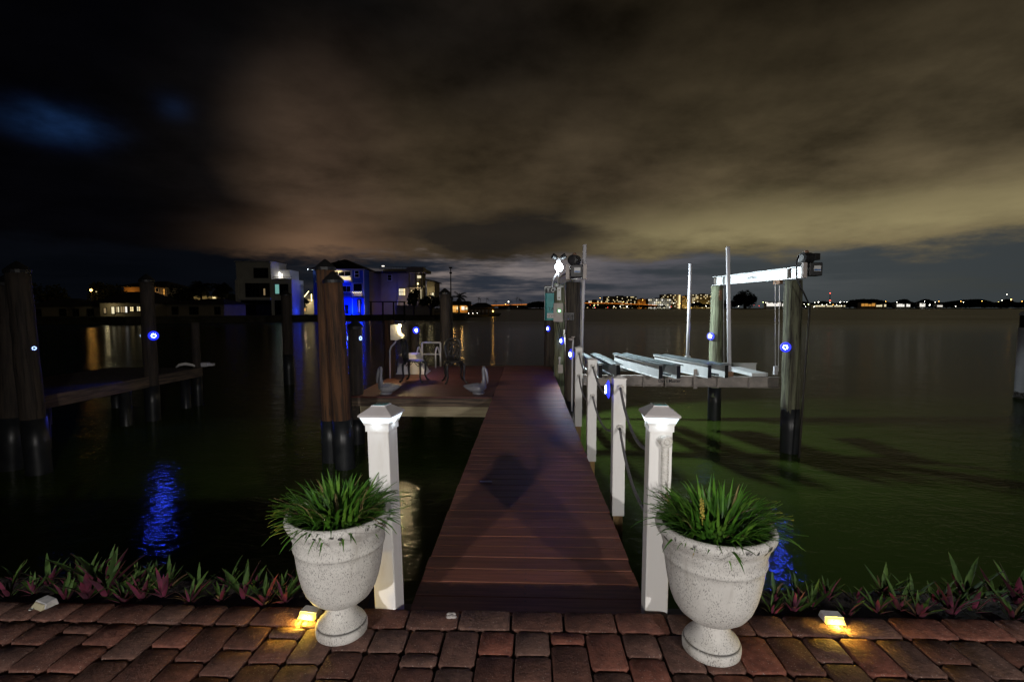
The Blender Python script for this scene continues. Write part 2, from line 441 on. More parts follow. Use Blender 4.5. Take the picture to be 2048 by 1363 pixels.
def put(name, me, parent=None, loc=(0, 0, 0), rot=(0, 0, 0), bevel=0.0, smooth=False):
    o = bpy.data.objects.new(name, me); col.objects.link(o)
    o.location = loc; o.rotation_euler = rot
    if parent: o.parent = parent
    if bevel:
        b = o.modifiers.new('edge', 'BEVEL'); b.width = bevel; b.segments = 2; b.limit_method = 'ANGLE'
    if smooth and not bevel:
        pass
    return o
def tag(o, label, cat, group=None):
    o['label'] = label; o['category'] = cat
    if group: o['group'] = group
    return o
def thing(name, label, cat, loc=(0, 0, 0), rz=0.0, group=None, rot=None):
    o = bpy.data.objects.new(name, None); col.objects.link(o); o.empty_display_size = .1
    o.location = loc; o.rotation_euler = rot or (0, 0, rz)
    return tag(o, label, cat, group)
def struct(o): o['kind'] = 'structure'; return o
def stuff(o): o['kind'] = 'stuff'; return o
def lamp(name, parent, loc, watts, colr, size=.03, kind='POINT', rot=None, spot=None, blend=.3):
    l = bpy.data.lights.new(name, kind); l.energy = watts; l.color = colr; l.shadow_soft_size = size
    if kind == 'SPOT': l.spot_size = spot; l.spot_blend = blend
    o = bpy.data.objects.new(name, l); col.objects.link(o); o.parent = parent; o.location = loc
    if rot: o.rotation_euler = rot
    return o
def letters(name, body, size, parent, loc, rot, m, ext=.0015, sx=1.0, align='CENTER', bold=0.0):
    c = bpy.data.curves.new(name, 'FONT'); c.body = body; c.size = size; c.align_x = align; c.align_y = 'CENTER'
    c.extrude = ext; c.offset = bold; c.materials.append(M[m])
    o = bpy.data.objects.new(name, c); col.objects.link(o); o.parent = parent; o.location = loc; o.rotation_euler = rot; o.scale = (1, 1, 1)
    bpy.context.view_layer.update()
    me = bpy.data.meshes.new_from_object(o.evaluated_get(bpy.context.evaluated_depsgraph_get()))
    for v in me.vertices: v.co.x *= sx
    o2 = put(name, me, parent, loc, rot)
    bpy.data.objects.remove(o); bpy.data.curves.remove(c); o2.name = name
    return o2

# ================================================================== SETTING
w = MB(); w.add([(-7000, 2.62, 0), (7000, 2.62, 0), (7000, 9000, 0), (-7000, 9000, 0)], [(0, 1, 2, 3)])
struct(w.build('water', 'bay_water', loc=(0, 0, ZW)))
EDGE = G(1000, 1218, 0).y                      # edge of the paved patio
slab = MB(); slab.box(-9, 9, -7.6, EDGE - .012, -.30, -.022)
patio = struct(slab.build('patio', 'joint_sand'))
sw = MB(); sw.box(-40, 40, EDGE + .0, EDGE + .32, -3.2, -.20); sw.box(-40, 40, EDGE - .01, EDGE + .30, -.199, -.165)
seawall = struct(sw.build('seawall', 'concrete'))
bed = MB()
for x0, x1 in ((-9, -.80), (.92, 9)):
    n = 60
    for i in range(n):
        a, b = x0 + (x1 - x0) * i / n, x0 + (x1 - x0) * (i + 1) / n
        bed.box(a, b, EDGE + .004, EDGE + .29, -.164, -.05 + rnd.uniform(-.012, .012))
struct(bed.build('planting_bed', 'soil'))

# ------------------------------------------------------------------ pavers, one by one
def paver_mesh(wd, ln):
    m = MB(); hw, hl = wd / 2 - .0045, ln / 2 - .0045
    c = .015
    ring = [(-hw + c, -hl), (hw - c, -hl), (hw, -hl + c), (hw, hl - c), (hw - c, hl), (-hw + c, hl), (-hw, hl - c), (-hw, -hl + c)]
    ring = [(x + rnd.uniform(-.0025, .0025), y + rnd.uniform(-.0025, .0025)) for x, y in ring]
    vs = [(x, y, -.06) for x, y in ring] + [(x, y, -.010) for x, y in ring] + [(x * .982, y * .982, -.0025) for x, y in ring] + [(x * .94, y * .94, rnd.uniform(-.001, .0015)) for x, y in ring]
    fs = [tuple(range(24, 32))]
    for L in (0, 8, 16):
        fs += [(L + i, L + (i + 1) % 8, L + 8 + (i + 1) % 8, L + 8 + i) for i in range(8)]
    m.add(vs, fs)
    me = m.mesh('paver', 'paver', True)
    return me
PW = .155
PM = {k: [paver_mesh(*k) for _ in range(4)] for k in ((PW, .232), (PW, PW), (PW, .080), (.240, .150), (.158, .150), (.130, .150))}
def lay(key, x, y):
    put('paver', rnd.choice(PM[key]), patio, (x, y, rnd.uniform(-.003, .001)), (R(rnd.uniform(-.4, .4)), R(rnd.uniform(-.4, .4)), R(rnd.uniform(-.7, .7)) + (math.pi if rnd.random() < .5 else 0)))
x = -3.1
while x < 3.1:
    k = rnd.choice([(.240, .150), (.240, .150), (.240, .150), (.158, .150), (.130, .150)])
    lay(k, x + k[0] / 2, EDGE - .076); x += k[0]
x = -3.0; NP = 0
while x < 3.0:
    y = EDGE - .154
    first = True
    while y > EDGE - 1.0:
        k = rnd.choice([(PW, .232), (PW, PW), (PW, PW), (PW, .080)]) if first or rnd.random() < .35 else rnd.choice([(PW, .232), (PW, PW)])
        lay(k, x + PW / 2, y - k[1] / 2); y -= k[1]; first = False; NP += 1
    x += PW
# house behind the patio, with the two wall lamps that light the scene
hb = thing('house', 'stucco back wall of the house facing the patio', 'house', (0, -7.9, 0))
MB().box(-9, 9, -.3, 0, -.3, 5.2).build('wall', 'stucco_dark', hb)
MB().box(-9.4, 9.4, -.5, .7, 5.2, 5.4).build('roof_soffit', 'frame_white', hb)
for px_, w_, lb in ((-3.55, 1950, 'porch floodlight on the stucco wall by the patio, one of two'), (4.65, 1950, 'porch floodlight on the stucco wall by the patio, one of two')):
    t = thing('porch_floodlight', lb, 'floodlight', (px_, -7.9, 2.72), group='porch floodlights on the house wall')
    MB().box(-.07, .07, 0, .04, -.09, .09).build('back_plate', 'black_plastic', t)
    MB().tube([(0, .04, 0), (0, .10, 0)], .02).build('arm', 'black_plastic', t)
    MB().lathe([(.03, .0), (.075, .03), (.08, .10), (.076, .10), (.06, .035)], 20).build('lamp_head', 'black_plastic', t, (0, .10, 0), (R(-80), 0, 0))
    lamp('bulb', t, (0, .24, 0), w_, (1, .95, .905), .10, 'SPOT', Vector((.1 - px_, 12.4, -2.9)).to_track_quat('-Z', 'Y').to_euler(), R(54), .7)

# ------------------------------------------------------------------ dock
ZD = -.12
xl = G(835, 1178, ZD).x; xr = G(1280, 1178, ZD).x
D0, D1 = EDGE + .02, G(1050, 731, ZD).y
PF = G(840, 793, ZD).y; PL = G(700, 793, ZD).x
dock = thing('dock', 'long brown plank dock from the brick patio, with a wider deck at its end', 'dock', (0, 0, 0))
PIT = .1425
wid = xr - xl
plank_me = [None] * 3
for i in range(3):
    m = MB(); h = PIT / 2 - .0032
    prof = [(-h, -.028), (h, -.028), (h, -.004), (h - .004, 0), (-h + .004, 0), (-h, -.004)]
    m.add([(x, y, z) for x in (-wid / 2, wid / 2) for y, z in prof], [tuple(range(5, -1, -1)), tuple(range(6, 12))] + [(a, (a + 1) % 6, (a + 1) % 6 + 6, a + 6) for a in range(6)])
    for sx in (-wid / 2 + .06, -.02, wid / 2 - .06):
        for sy in (-.035, .035):
            m.add([(sx + rnd.uniform(-.004, .004) + .0045 * math.cos(a * 1.047), sy + .0045 * math.sin(a * 1.047), .0006) for a in range(6)], [tuple(range(6))], 1)
    plank_me[i] = m.mesh('plank', ['deck', 'black_plastic'])
y = D0 + PIT / 2; k = 0
while y < D1:
    put('plank', plank_me[k % 3], dock, ((xl + xr) / 2 + rnd.uniform(-.004, .004), y, ZD + rnd.uniform(-.002, .002)), (R(rnd.uniform(-.5, .5)), R(rnd.uniform(-.08, .08)), R(rnd.uniform(-.08, .08)))); y += PIT; k += 1
pw = xl - PL - .01
m = MB(); h = PIT / 2 - .0025
m.box(-pw / 2, pw / 2, -h, h, -.028, 0)
pm = m.mesh('plank', 'deck_red')
y = PF + PIT / 2
while y < D1:
    put('plank', pm, dock, (PL + pw / 2 + rnd.uniform(-.003, .003), y, ZD + rnd.uniform(-.001, .001)), (0, 0, 0)); y += PIT
fb = lambda n, mt, *b: MB().box(*b).build(n, mt, dock, bevel=.003)
fb('side_board', 'fascia_old', xl + .015, xl + .055, D0 + .02, PF - .05, ZD - .25, ZD - .030)
fb('side_board', 'fascia_old', xr - .055, xr - .015, D0 + .02, D1 - .02, ZD - .25, ZD - .030)
fb('fascia_board', 'fascia_old', PL + .01, xl + .012, PF - .002, PF + .038, ZD - .172, ZD - .030)
fb('fascia_board', 'fascia_new', PL + .16, xl - .005, PF + .006, PF + .046, ZD - .352, ZD - .176)
fb('side_board', 'fascia_old', PL + .01, PL + .05, PF + .042, D1 - .02, ZD - .25, ZD - .030)
fb('end_board', 'fascia_old', PL + .052, xr - .057, D1 - .06, D1 - .02, ZD - .25, ZD - .030)
for yy in (4.1, 6.9, 9.9, 12.6):
    for xx in (xl + .16, xr - .16):
        MB().tube([(xx, yy, -3), (xx, yy, ZD - .031)], .10, 10).build('support_pile', 'pile_wrap', dock, smooth=True)
for yy in (9.2, 12.9):
    MB().tube([(PL + .3, yy, -3), (PL + .3, yy, ZD - .031)], .10, 10).build('support_pile', 'pile_wrap', dock, smooth=True)

# ------------------------------------------------------------------ white posts
def frustum(m, a, b, z0, z1):
    m.hexa([(-a, -a, z0), (a, -a, z0), (a, a, z0), (-a, a, z0)], [(-b, -b, z1), (b, -b, z1), (b, b, z1), (-b, b, z1)]); return m
HP = .0535
def gate_post(px, label, tilt, watts, yaw):
    p = G(px, 1216, 0); p.y += HP
    t = thing('gate_post', label, 'post', p, group=None, rot=(0, tilt, yaw))
    H = .905
    MB().box(-HP, HP, -HP, HP, -.12, H).build('sleeve', 'vinyl', t, bevel=.006)
    frustum(frustum(MB(), .058, .058, H - .050, H - .020), .061, .065, H - .020, H - .008).build('neck_trim', 'vinyl', t)
    c = frustum(MB(), .065, .076, H - .0075, H + .0195)
    col_ = c.build('collar', 'cap_glow', t); col_['label'] = 'glowing white collar under the cap'
    c = frustum(MB(), .083, .083, H + .020, H + .031); frustum(c, .083, .036, H + .031, H + .064)
    cp = c.build('cap', 'cap_grey', t, bevel=.003)
    MB().box(-.0355, .0355, -.0355, .0355, H + .064, H + .069).build('panel_frame', 'frame_white', cp)
    MB().box(-.028, .028, -.028, .028, H + .069, H + .0715).build('solar_panel', 'solar_panel', cp)
    for a in range(4):
        dxy = (math.cos(a * math.pi / 2), math.sin(a * math.pi / 2))
        lamp('cap_led', t, (dxy[0] * .074, dxy[1] * .074, H - .006), watts, (.82, .93, 1), .008)
    return t, p, H
GL = gate_post(773, 'tall white capped post beside the urn with the amber light at its foot', R(-1.5), .07, R(-8))
GR = gate_post(1314, 'tall white capped post with a white rope hanging down its front', R(.4), .07, R(-3))
def knot(t, loc, m='rope_white', s=1.0):
    k = MB()
    for a in range(3):
        pts = [(math.cos(u) * .020 * s, (a - 1) * .010 * s, math.sin(u) * .020 * s * (1 - .2 * a)) for u in [i * math.pi / 5 for i in range(11)]]
        k.tube(pts, .008 * s, 6)
    k.ball((0, -.012 * s, 0), .014 * s)
    return k.build('rope_knot', m, t, loc, (R(10), 0, .3), smooth=True)
rails = []
for px_, pyb, Dp, lb in ((1234, 1032, 4.30, 'white square post on the dock edge with a blue ring light on its side'),
                         (1182, 914, 5.85, 'plain white square post, second from the patio along the dock edge'),
                         (1156, 850, 7.60, 'white square post on the dock edge beside the boat lift motor piling')):
    p = AT(px_, pyb, Dp)
    t = thing('rail_post', lb, 'post', (p.x, p.y, -.38), group='white rail posts along the dock edge')
    MB().box(-HP, HP, -HP, HP, 0, 1.20).build('sleeve', 'vinyl', t, bevel=.005)
    frustum(frustum(MB(), .060, .060, 1.20, 1.207), .060, .004, 1.207, 1.230).build('cap', 'vinyl', t)
    MB().box(-.040, .040, -.040, .040, -.9, -.002).build('timber_core', 'post_timber', t)
    for kz in (1.135, .79): knot(t, (0, -HP - .012, kz), s=.95)
    rails.append((p.x, p.y))
# ropes sagging between the posts
seq = [(GR[1].x, GR[1].y + HP)] + rails
def rope(a, b, sag, n=22):
    m = MB(); pts = []
    for i in range(n):
        u = i / (n - 1); q = Vector(a).lerp(Vector(b), u); q.z -= sag * 4 * u * (1 - u); pts.append(q)
    m.tube(pts, .0105, 7); return m
names = ['gate post', 'first dock post', 'second dock post']
for i in range(3):
    for zt, w_ in ((.755, 'upper'), (.41, 'lower')):
        a = (seq[i + 1][0], seq[i + 1][1] - HP - .012, zt); b = (seq[i][0] + (.0 if i else .01), seq[i][1] + HP - (.0 if i == 0 else .0), zt - .03)
        o = rope(a, b, .17 if i else .15).build('rope', 'rope_grey', smooth=True)
        tag(o, ['%s grey rope sagging between the tall capped post and the post with the blue light', '%s grey rope sagging from the post with the blue light to the next post',
                '%s grey rope sagging between the two posts farther out along the dock edge'][i] % w_, 'rope')
# loose rope on the tall post
t = GR[0]; hang = thing('hanging_rope', 'short white twisted rope hanging from a knot on the tall capped post', 'rope', (GR[1].x + .018, GR[1].y - HP - .016, 0))
for ph in range(3):
    pts = [(.010 * math.cos(u * 9 + ph * 2.1), .010 * math.sin(u * 9 + ph * 2.1), .80 - u * .052) for u in [i * .125 for i in range(44)]]
    MB().tube(pts, .0085, 6).build('strand', 'rope_white', hang, smooth=True)
knot(hang, (0, 0, .815), s=1.15); knot(hang, (0, .0, .515), s=.8)

# ------------------------------------------------------------------ urns and their grasses
UP = [(.0, 0), (.108, 0), (.115, .006), (.117, .020), (.117, .038), (.114, .045), (.109, .048), (.110, .054), (.104, .062), (.088, .076), (.075, .093), (.066, .112),
      (.062, .128), (.066, .141), (.087, .149), (.112, .160), (.137, .181), (.157, .212), (.171, .250), (.182, .295), (.190, .340), (.195, .380), (.198, .402), (.203, .407), (.205, .416),
      (.202, .424), (.201, .430), (.204, .455), (.209, .466), (.208, .474), (.215, .488), (.228, .506), (.235, .520), (.237, .532), (.234, .543), (.225, .550), (.214, .550),
      (.207, .540), (.199, .510), (.190, .450), (.0, .445)]
def grass(name, label, loc, seed, parent_scale=1.0, n=420):
    rg = random.Random(seed); m = MB()
    for i in range(n):
        a = rg.uniform(0, 2 * math.pi); r0 = .135 * math.sqrt(rg.random())
        L = rg.uniform(.145, .235) * (1.0 if rg.random() < .90 else 1.2); up = rg.uniform(.15, 1.0)
        th = R(rg.uniform(60, 90)) if rg.random() < .5 else R(rg.uniform(34, 66))
        bend = rg.uniform(.5, 1.8); wd = rg.uniform(.0045, .0078)
        p = Vector((r0 * math.cos(a), r0 * math.sin(a), 0)); a2 = a + rg.uniform(-.5, .5); hd = Vector((math.cos(a2), math.sin(a2), 0)); sd = Vector((-hd.y, hd.x, 0))
        S = 7; vs = []
        for k in range(S + 1):
            u = k / S; w_ = wd * (1 - u ** 2.2) * (.7 + .6 * min(1, u * 4)) + .0003
            an = th - bend * u
            vs += [p - sd * w_ + Vector((0, 0, .0)), p + Vector((0, 0, -.0018)), p + sd * w_]
            p = p + (hd * math.cos(an) + Vector((0, 0, math.sin(an)))) * (L / S)
        fs = []
        for k in range(S):
            b = 3 * k; fs += [(b, b + 1, b + 4, b + 3), (b + 1, b + 2, b + 5, b + 4)]
        m.add(vs, fs, rg.choice((0, 0, 0, 0, 0, 1, 1, 1)) if rg.random() > .05 else 2)
    t = thing(name, label, 'plant', loc)
    m.build('foliage', ['grass_blade', 'grass_pale', 'grass_dry'], t, smooth=True)
    return t
def urn(px, py, label, rz, k=1.0):
    p = G(px, py, 0)
    t = thing('urn', label, 'urn', p, rz, group='white stone urns flanking the dock entrance')
    t.scale = (k, k, 1)
    MB().lathe(UP, 72).build('body', 'urn_stone', t, smooth=True)
    MB().lathe([(0, .430), (.19, .436), (.20, .470), (.12, .485), (0, .49)], 24).build('potting_soil', 'soil', t)
    return p
uL = urn(684, 1261, 'white pedestal urn standing next to a lit amber ground light', 2.2, .945)
uR = urn(1422, 1297, 'white pedestal urn, scuffed at the rim, before the post with the hanging rope', 4.3)
grass('lilyturf', 'bushy green strap-leaved plant growing in the urn by the lit amber light', uL + Vector((0, 0, .485)), 11)
gr = grass('lilyturf', 'bushy green strap-leaved plant with a yellow flower spike in the scuffed urn', uR + Vector((0, 0, .485)), 23)
fl = MB()
for i in range(34):
    u = i / 33; fl.ball((.006 * math.cos(i * 2.4), .006 * math.sin(i * 2.4), .02 + u * .085), .0045 * (1.2 - .6 * u), 5, 4)
fl.tube([(0, 0, -.06), (0, 0, .1)], .0018, 5)
fl.build('flower_spike', 'flower_yellow', gr, (-.085, -.10, .10), (.1, -.08, 0))

# ------------------------------------------------------------------ ground-cover plants along the water's edge
def leaf_mesh(L, W, curl, seed):
    rg = random.Random(seed); m = MB(); S = 6; up, dn = [], []
    for k in range(S + 1):
        u = k / S; w_ = W * math.sin(math.pi * min(1, .12 + .88 * u) ** .85) ** .8 * (1 - .15 * u) + .0006
        if k == S: w_ = .0006
        x = L * u; z = -curl * L * u * u
        for lst, dzv in ((up, .0009), (dn, -.0009)):
            lst += [(x, -w_, z + w_ * .35 + dzv), (x, 0, z + dzv), (x, w_, z + w_ * .35 + dzv)]
    for lst, mi in ((up, 0), (dn, 1)):
        fs = []
        for k in range(S):
            b = 3 * k
            for q in ((b, b + 3, b + 4, b + 1), (b + 1, b + 4, b + 5, b + 2)): fs.append(q if mi == 0 else q[::-1])
        m.add(lst, fs, mi)
    return m.mesh('leaf', ['leaf_green', 'leaf_purple'], True)
LM = [leaf_mesh(.19, .017, .12, 1), leaf_mesh(.23, .019, .2, 2), leaf_mesh(.15, .016, .05, 3), leaf_mesh(.26, .020, .1, 4)]
LDRY = leaf_mesh(.17, .013, .45, 9); LDRY.materials[0] = M['leaf_dry']; LDRY.materials[1] = M['leaf_dry']
def rhoeo(px, py, dy, s, label, seed, n=16):
    rg = random.Random(seed)
    p = G(px, py, -.04); p.y = EDGE + dy
    p.x = G(px, py, -.04).x * (p.y / max(.1, G(px, py, -.04).y)) + rg.uniform(-.03, .03)
    t = thing('oyster_plant', label, 'plant', (p.x, p.y, -.05), group='purple and green plants along the patio edge')
    n = max(7, int(n * rg.uniform(.55, 1.15))); s *= rg.uniform(.58, 1.06)
    for i in range(n):
        a = i * 2.4 + rg.uniform(-.5, .5); e = R(rg.uniform(28, 66) + 26 * i / n)
        k = s * rg.uniform(.6, 1.2)
        o = put('leaf', rg.choice(LM) if rg.random() > .05 else LDRY, t, (.012 * math.cos(a), .012 * math.sin(a), .01 + .035 * i / n), (rg.uniform(-.3, .3), -e, a)); o.scale = (k, k, k)
LBL = ['purple and green spiky plant by the unlit clear ground light', 'tall clump of green lance leaves at the patio edge', 'spiky purple-green plant between the tall clump and the amber light',
       'spiky plant next to the lit amber light and urn', 'purple-leaved plant beside the scuffed urn', 'spiky plant behind the amber light on the paver edge',
       'low green spiky plant beyond the amber paver light', 'large broad-leaved purple plant at the far end of the bed']
spec = [(-60, 1), (15, 0), (75, 0), (120, 1), (165, 1), (205, 1), (245, 1), (290, 2), (335, 2), (385, 2), (430, 2), (480, 3), (530, 3), (580, 3), (632, 3),
        (1535, 4), (1580, 4), (1630, 5), (1690, 5), (1745, 6), (1800, 6), (1850, 6), (1905, 7), (1960, 7), (2015, 7), (2080, 7), (-130, 1), (2150, 7)]
for i, (px_, q) in enumerate(spec):
    big = .95 if q == 1 and 140 < px_ < 260 else (.86 if q == 7 else .66)
    rhoeo(px_, 1205, .05 + .06 * ((i * 7) % 3) / 2, big * rnd.uniform(.85, 1.1), LBL[q], 100 + i, 18)
    rhoeo(px_ + rnd.uniform(12, 34), 1205, .17 + .05 * ((i * 5) % 3) / 2, big * rnd.uniform(.85, 1.15), LBL[q], 300 + i, 14)

# ------------------------------------------------------------------ little solar lights set on the paver edge
def paver_light(px, py, label, lit, rz):
    p = G(px, py, 0)
    t = thing('ground_light', label, 'ground light', (p.x, p.y, .001), rz)
    t.scale = (.85, .85, .85)
    m = MB(); m.hexa([(-.054, -.012, 0), (.054, -.012, 0), (.054, .055, 0), (-.054, .055, 0)], [(-.050, -.004, .030), (.050, -.004, .030), (.046, .050, .034), (-.046, .050, .034)])
    m.build('housing', 'clear_plastic', t, bevel=.004)
    m = MB(); m.hexa([(-.050, -.030, 0.001), (.050, -.030, 0.001), (.052, -.0125, 0.001), (-.052, -.0125, 0.001)], [(-.036, -.014, .024), (.036, -.014, .024), (.046, -.0065, .027), (-.046, -.0065, .027)])
    ln = m.build('lens', 'amber_lens' if lit else 'lens_dull', t, bevel=.002)
    if lit:
        MB().ball((0, -.0265, .0135), (.011, .005, .008), 10, 6).build('bulb', 'amber_core', ln)
        lamp('amber_led', t, (0, -.050, .018), 2.0, (1, .66, .08), .006)
    else:
        MB().tube([(-.02 + .010 * math.cos(u), -.040 + .010 * math.sin(u), .004) for u in [i * .63 for i in range(11)]], .0025, 6).build('ring', 'steel', t)
paver_light(617, 1233, 'lit amber ground light glowing beside the foot of an urn', True, R(-8))
paver_light(1667, 1243, 'lit amber ground light among the spiky plants on the paver edge', True, R(-4))
paver_light(84, 1213, 'unlit clear ground light with a small ring on the paver edge', False, R(-20))
m = MB(); p = G(903, 1232, .004)
for i in range(7):
    m.ball((rnd.uniform(-.016, .016), rnd.uniform(-.012, .012), .002 + rnd.uniform(0, .006)), (rnd.uniform(.010, .018), rnd.uniform(.008, .014), .007), 8, 5)
tag(m.build('chewed_gum', 'gum', loc=p, smooth=True), 'small pale translucent lump lying on a border paver', 'lump')
p = G(972, 963, ZD)
m = MB(); m.box(-.055, .055, -.010, .010, .002, .004); m.box(.02, .05, -.004, .012, .004, .006)  # white strip added as a streak of highlight on the planks
tag(m.build('highlight_streak', 'letter_white', loc=p, rot=(0, 0, R(-4))), 'painted highlight shown as a thin white scrap lying on the dock planks', 'streak')

# ------------------------------------------------------------------ pilings
def piling(px, D, dia, ztop, zwrap, label, wood='pile_wood', lean=0.0, leany=0.0, cap=True, group='timber pilings standing in the water', seed=0, z0=-2.6, wrapgrow=.006):
    rg = random.Random(seed * 13 + 5)
    b = AT(px, 617, D); b.z = ZW
    t = thing('piling', label, 'piling', b, rot=(R(leany), R(lean), rg.uniform(0, .3)), group=group)
    r = dia / 2; n = 12; zt = ztop - ZW; zw = zwrap - ZW; zb = z0 - ZW
    pts, rad = [], []
    for i in range(n + 1):
        u = i / n; pts.append((rg.uniform(-.006, .006), rg.uniform(-.006, .006), zw - .2 + (zt - zw + .2) * u)); rad.append(r * (1.03 - .06 * u + rg.uniform(-.02, .02)))
    m = MB(); m.tube(pts, rad, 20)
    for i, (x_, y_, z_) in enumerate(m.v):
        s = 1 + .025 * math.sin(5 * math.atan2(y_, x_) + i * .01) * rg.uniform(.3, 1); m.v[i] = (x_ * s, y_ * s, z_)
    m.build('shaft', wood, t, smooth=True)
    MB().tube([(0, 0, zb), (0, 0, 0), (0, 0, zw * .5), (0, 0, zw)], r * 1.03 + wrapgrow, 24).build('wrap', 'pile_wrap', t, smooth=True)
    if cap:
        MB().lathe([(0, zt - .02), (r * 1.10, zt - .02), (r * 1.12, zt + .025), (r * .75, zt + .075), (r * .35, zt + .125), (.012, zt + .155), (0, zt + .155)], 20).build('cap', 'pile_cap', t)
    return t, b
def zc(py, D): return ZAT(py, D)
P = {}
P['n0'] = piling(5, 7.5, .31, zc(568, 7.5), zc(838, 7.3), 'dark piling beside the neighbouring dock, shorter of the touching pair', 'pile_dark', 2.0, seed=1)
P['n1'] = piling(58, 7.3, .29, zc(543, 7.3), zc(836, 7.3), 'dark piling with a blue ring light, taller of the pair by the neighbouring dock', 'pile_dark', -2.6, seed=2)
P['n2'] = piling(296, 10.8, .27, zc(562, 10.8), zc(770, 10.8), 'piling with a bright blue light, standing against the neighbouring dock', 'pile_dark', 0, seed=3)
P['n3'] = piling(389, 12.5, .19, zc(645, 12.5), zc(752, 12.5), 'thin uncapped piling at the tip of the neighbouring dock', 'pile_dark', 0, cap=False, seed=4)
P['c1'] = piling(657, 7.9, .285, zc(538, 7.9), zc(838, 7.9), 'tallest brown capped piling in front of the wide deck', 'pile_wood', -.6, seed=5)
P['c2'] = piling(684, 7.55, .275, zc(563, 7.55), zc(838, 7.55), 'brown capped piling leaning on the tallest one before the wide deck', 'pile_wood', -2.4, seed=6)
P['e'] = piling(709, 8.95, .25, zc(655, 8.95), zc(836, 8.95), 'short capped piling with ring lights at the corner of the wide deck', 'pile_dark', 0, seed=7)
P['f'] = piling(574, 16.0, .30, zc(590, 16), zc(708, 16), 'lone capped piling out in the channel before the white house', 'pile_dark', -.5, seed=8)
P['g1'] = piling(890, 14.0, .30, zc(587, 14), zc(760, 14), 'capped dark piling behind the wide deck, taller of two', 'pile_dark', 0, seed=9)
P['g2'] = piling(897.5, 14.9, .25, zc(598, 14.9), zc(760, 14.9), 'capped dark piling half hidden behind its taller twin past the deck', 'pile_dark', 0, seed=10)
P['h'] = piling(778, 11.2, .25, zc(640, 11.2), zc(800, 11.2), 'reddish piling carrying the white power pedestal on the wide deck', 'pile_wood', 0, cap=False, seed=11)
P['i'] = piling(829, 13.4, .22, zc(648, 13.4), zc(790, 13.4), 'dark piling behind the chair with a blue light', 'pile_dark', 0, cap=False, seed=12)
P['s'] = piling(1100, 13.3, .30, zc(572, 13.3), zc(760, 13.3), 'dark piling at the dock end bearing the teal sign', 'pile_dark', 0, cap=False, seed=13)
P['l2'] = piling(1119, 11.3, .24, zc(566, 11.3), zc(790, 11.3), 'green-tinted lift piling with the electric control box', 'pile_green', 0, cap=False, seed=14)
P['l1'] = piling(1146, 8.75, .255, zc(564, 8.75), zc(800, 8.75), 'lift piling beside the dock with a motor on top', 'pile_grey', 0, cap=False, seed=15)
P['r2'] = piling(1434, 10.9, .26, zc(572, 10.9), zc(774, 10.9), 'pale green lift piling under the outer end of the aluminium beam', 'pile_green', -.25, cap=False, seed=16)
P['r1'] = piling(1590, 8.4, .285, zc(560, 8.4), zc(815, 8.4), 'lift piling with a motor on top and a blue light', 'pile_mix', -.9, cap=False, seed=17)
t = thing('channel_piling', 'piling in a white plastic sleeve with barnacles at its foot, alone in open water', 'piling', AT(2042, 795, 13.5))
t.location.z = ZW
MB().tube([(0, 0, -1.6), (0, 0, 2.25)], .13, 20).build('shaft', 'pile_dark', t, smooth=True)
MB().tube([(0, 0, .16), (0, 0, 1.92)], .15, 24).build('sleeve', 'pvc', t, smooth=True)
MB().lathe([(.14, 2.25), (.15, 2.30), (.10, 2.36), (0, 2.38)], 20).build('cap', 'pvc', t)
m = MB()
for i in range(70):
    a = rnd.uniform(0, 6.28); m.ball((.15 * math.cos(a), .15 * math.sin(a), rnd.uniform(.0, .3) * rnd.random() + .03), rnd.uniform(.012, .026), 5, 4)
stuff(m.build('barnacles', 'concrete', t))

# ------------------------------------------------------------------ blue ring lights
def led(px, py, D, az_deg, label, watts=2.2, bright=True, s=1.0):
    """az_deg: direction the light faces, degrees clockwise from straight away from the camera"""
    p = AT(px, py, D); a = R(90 - az_deg) + PSI
    t = thing('dock_ring_light', label, 'dock light', p, a, group='blue ring lights on the pilings and posts')
    t.scale = (s, s, s)
    def ringl(prof): return MB().lathe(prof, 24)
    ringl([(0, -.035), (.052, -.035), (.056, -.02), (.056, 0), (.050, .004), (0, .004)]).build('housing', 'black_plastic', t, rot=(0, R(90), 0), smooth=False)
    ringl([(0, .004), (.049, .004), (.044, .012), (.020, .017), (0, .018)]).build('lens', 'led_blue' if bright else 'led_blue_dim', t, rot=(0, R(90), 0), smooth=True)
    if bright: ringl([(0, -.012), (.075, -.012), (.080, -.006), (.062, .003), (0, .003)]).build('halo_rim', 'led_halo', t, rot=(0, R(90), 0), smooth=True)  # added glowing rim, imitates the halo around the light
    m = MB()
    for k in range(8):
        u = k * math.pi / 4; m.ball((.016, .030 * math.cos(u), .030 * math.sin(u)), .0052 if bright else .0075, 6, 4)
    m.build('led_ring', 'led_white' if bright else 'led_dot', t)
    lamp('blue_led', t, (.03, 0, 0), watts, (.02, .06, 1.0), .035, 'SPOT', (0, R(-90), 0), R(165), .3)
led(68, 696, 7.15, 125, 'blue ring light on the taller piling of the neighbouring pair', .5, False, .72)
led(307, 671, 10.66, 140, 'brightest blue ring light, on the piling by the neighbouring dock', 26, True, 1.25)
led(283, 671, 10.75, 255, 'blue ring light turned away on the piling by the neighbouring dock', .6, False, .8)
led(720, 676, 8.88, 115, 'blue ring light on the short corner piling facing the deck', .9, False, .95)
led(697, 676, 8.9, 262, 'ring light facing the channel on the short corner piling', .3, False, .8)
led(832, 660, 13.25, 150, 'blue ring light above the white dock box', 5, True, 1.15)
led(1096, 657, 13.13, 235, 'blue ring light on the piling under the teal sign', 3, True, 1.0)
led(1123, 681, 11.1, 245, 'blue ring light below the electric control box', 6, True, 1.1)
led(1142, 708, 8.55, 248, 'blue ring light beside the water pipe on the lift piling', 6, True, 1.15)
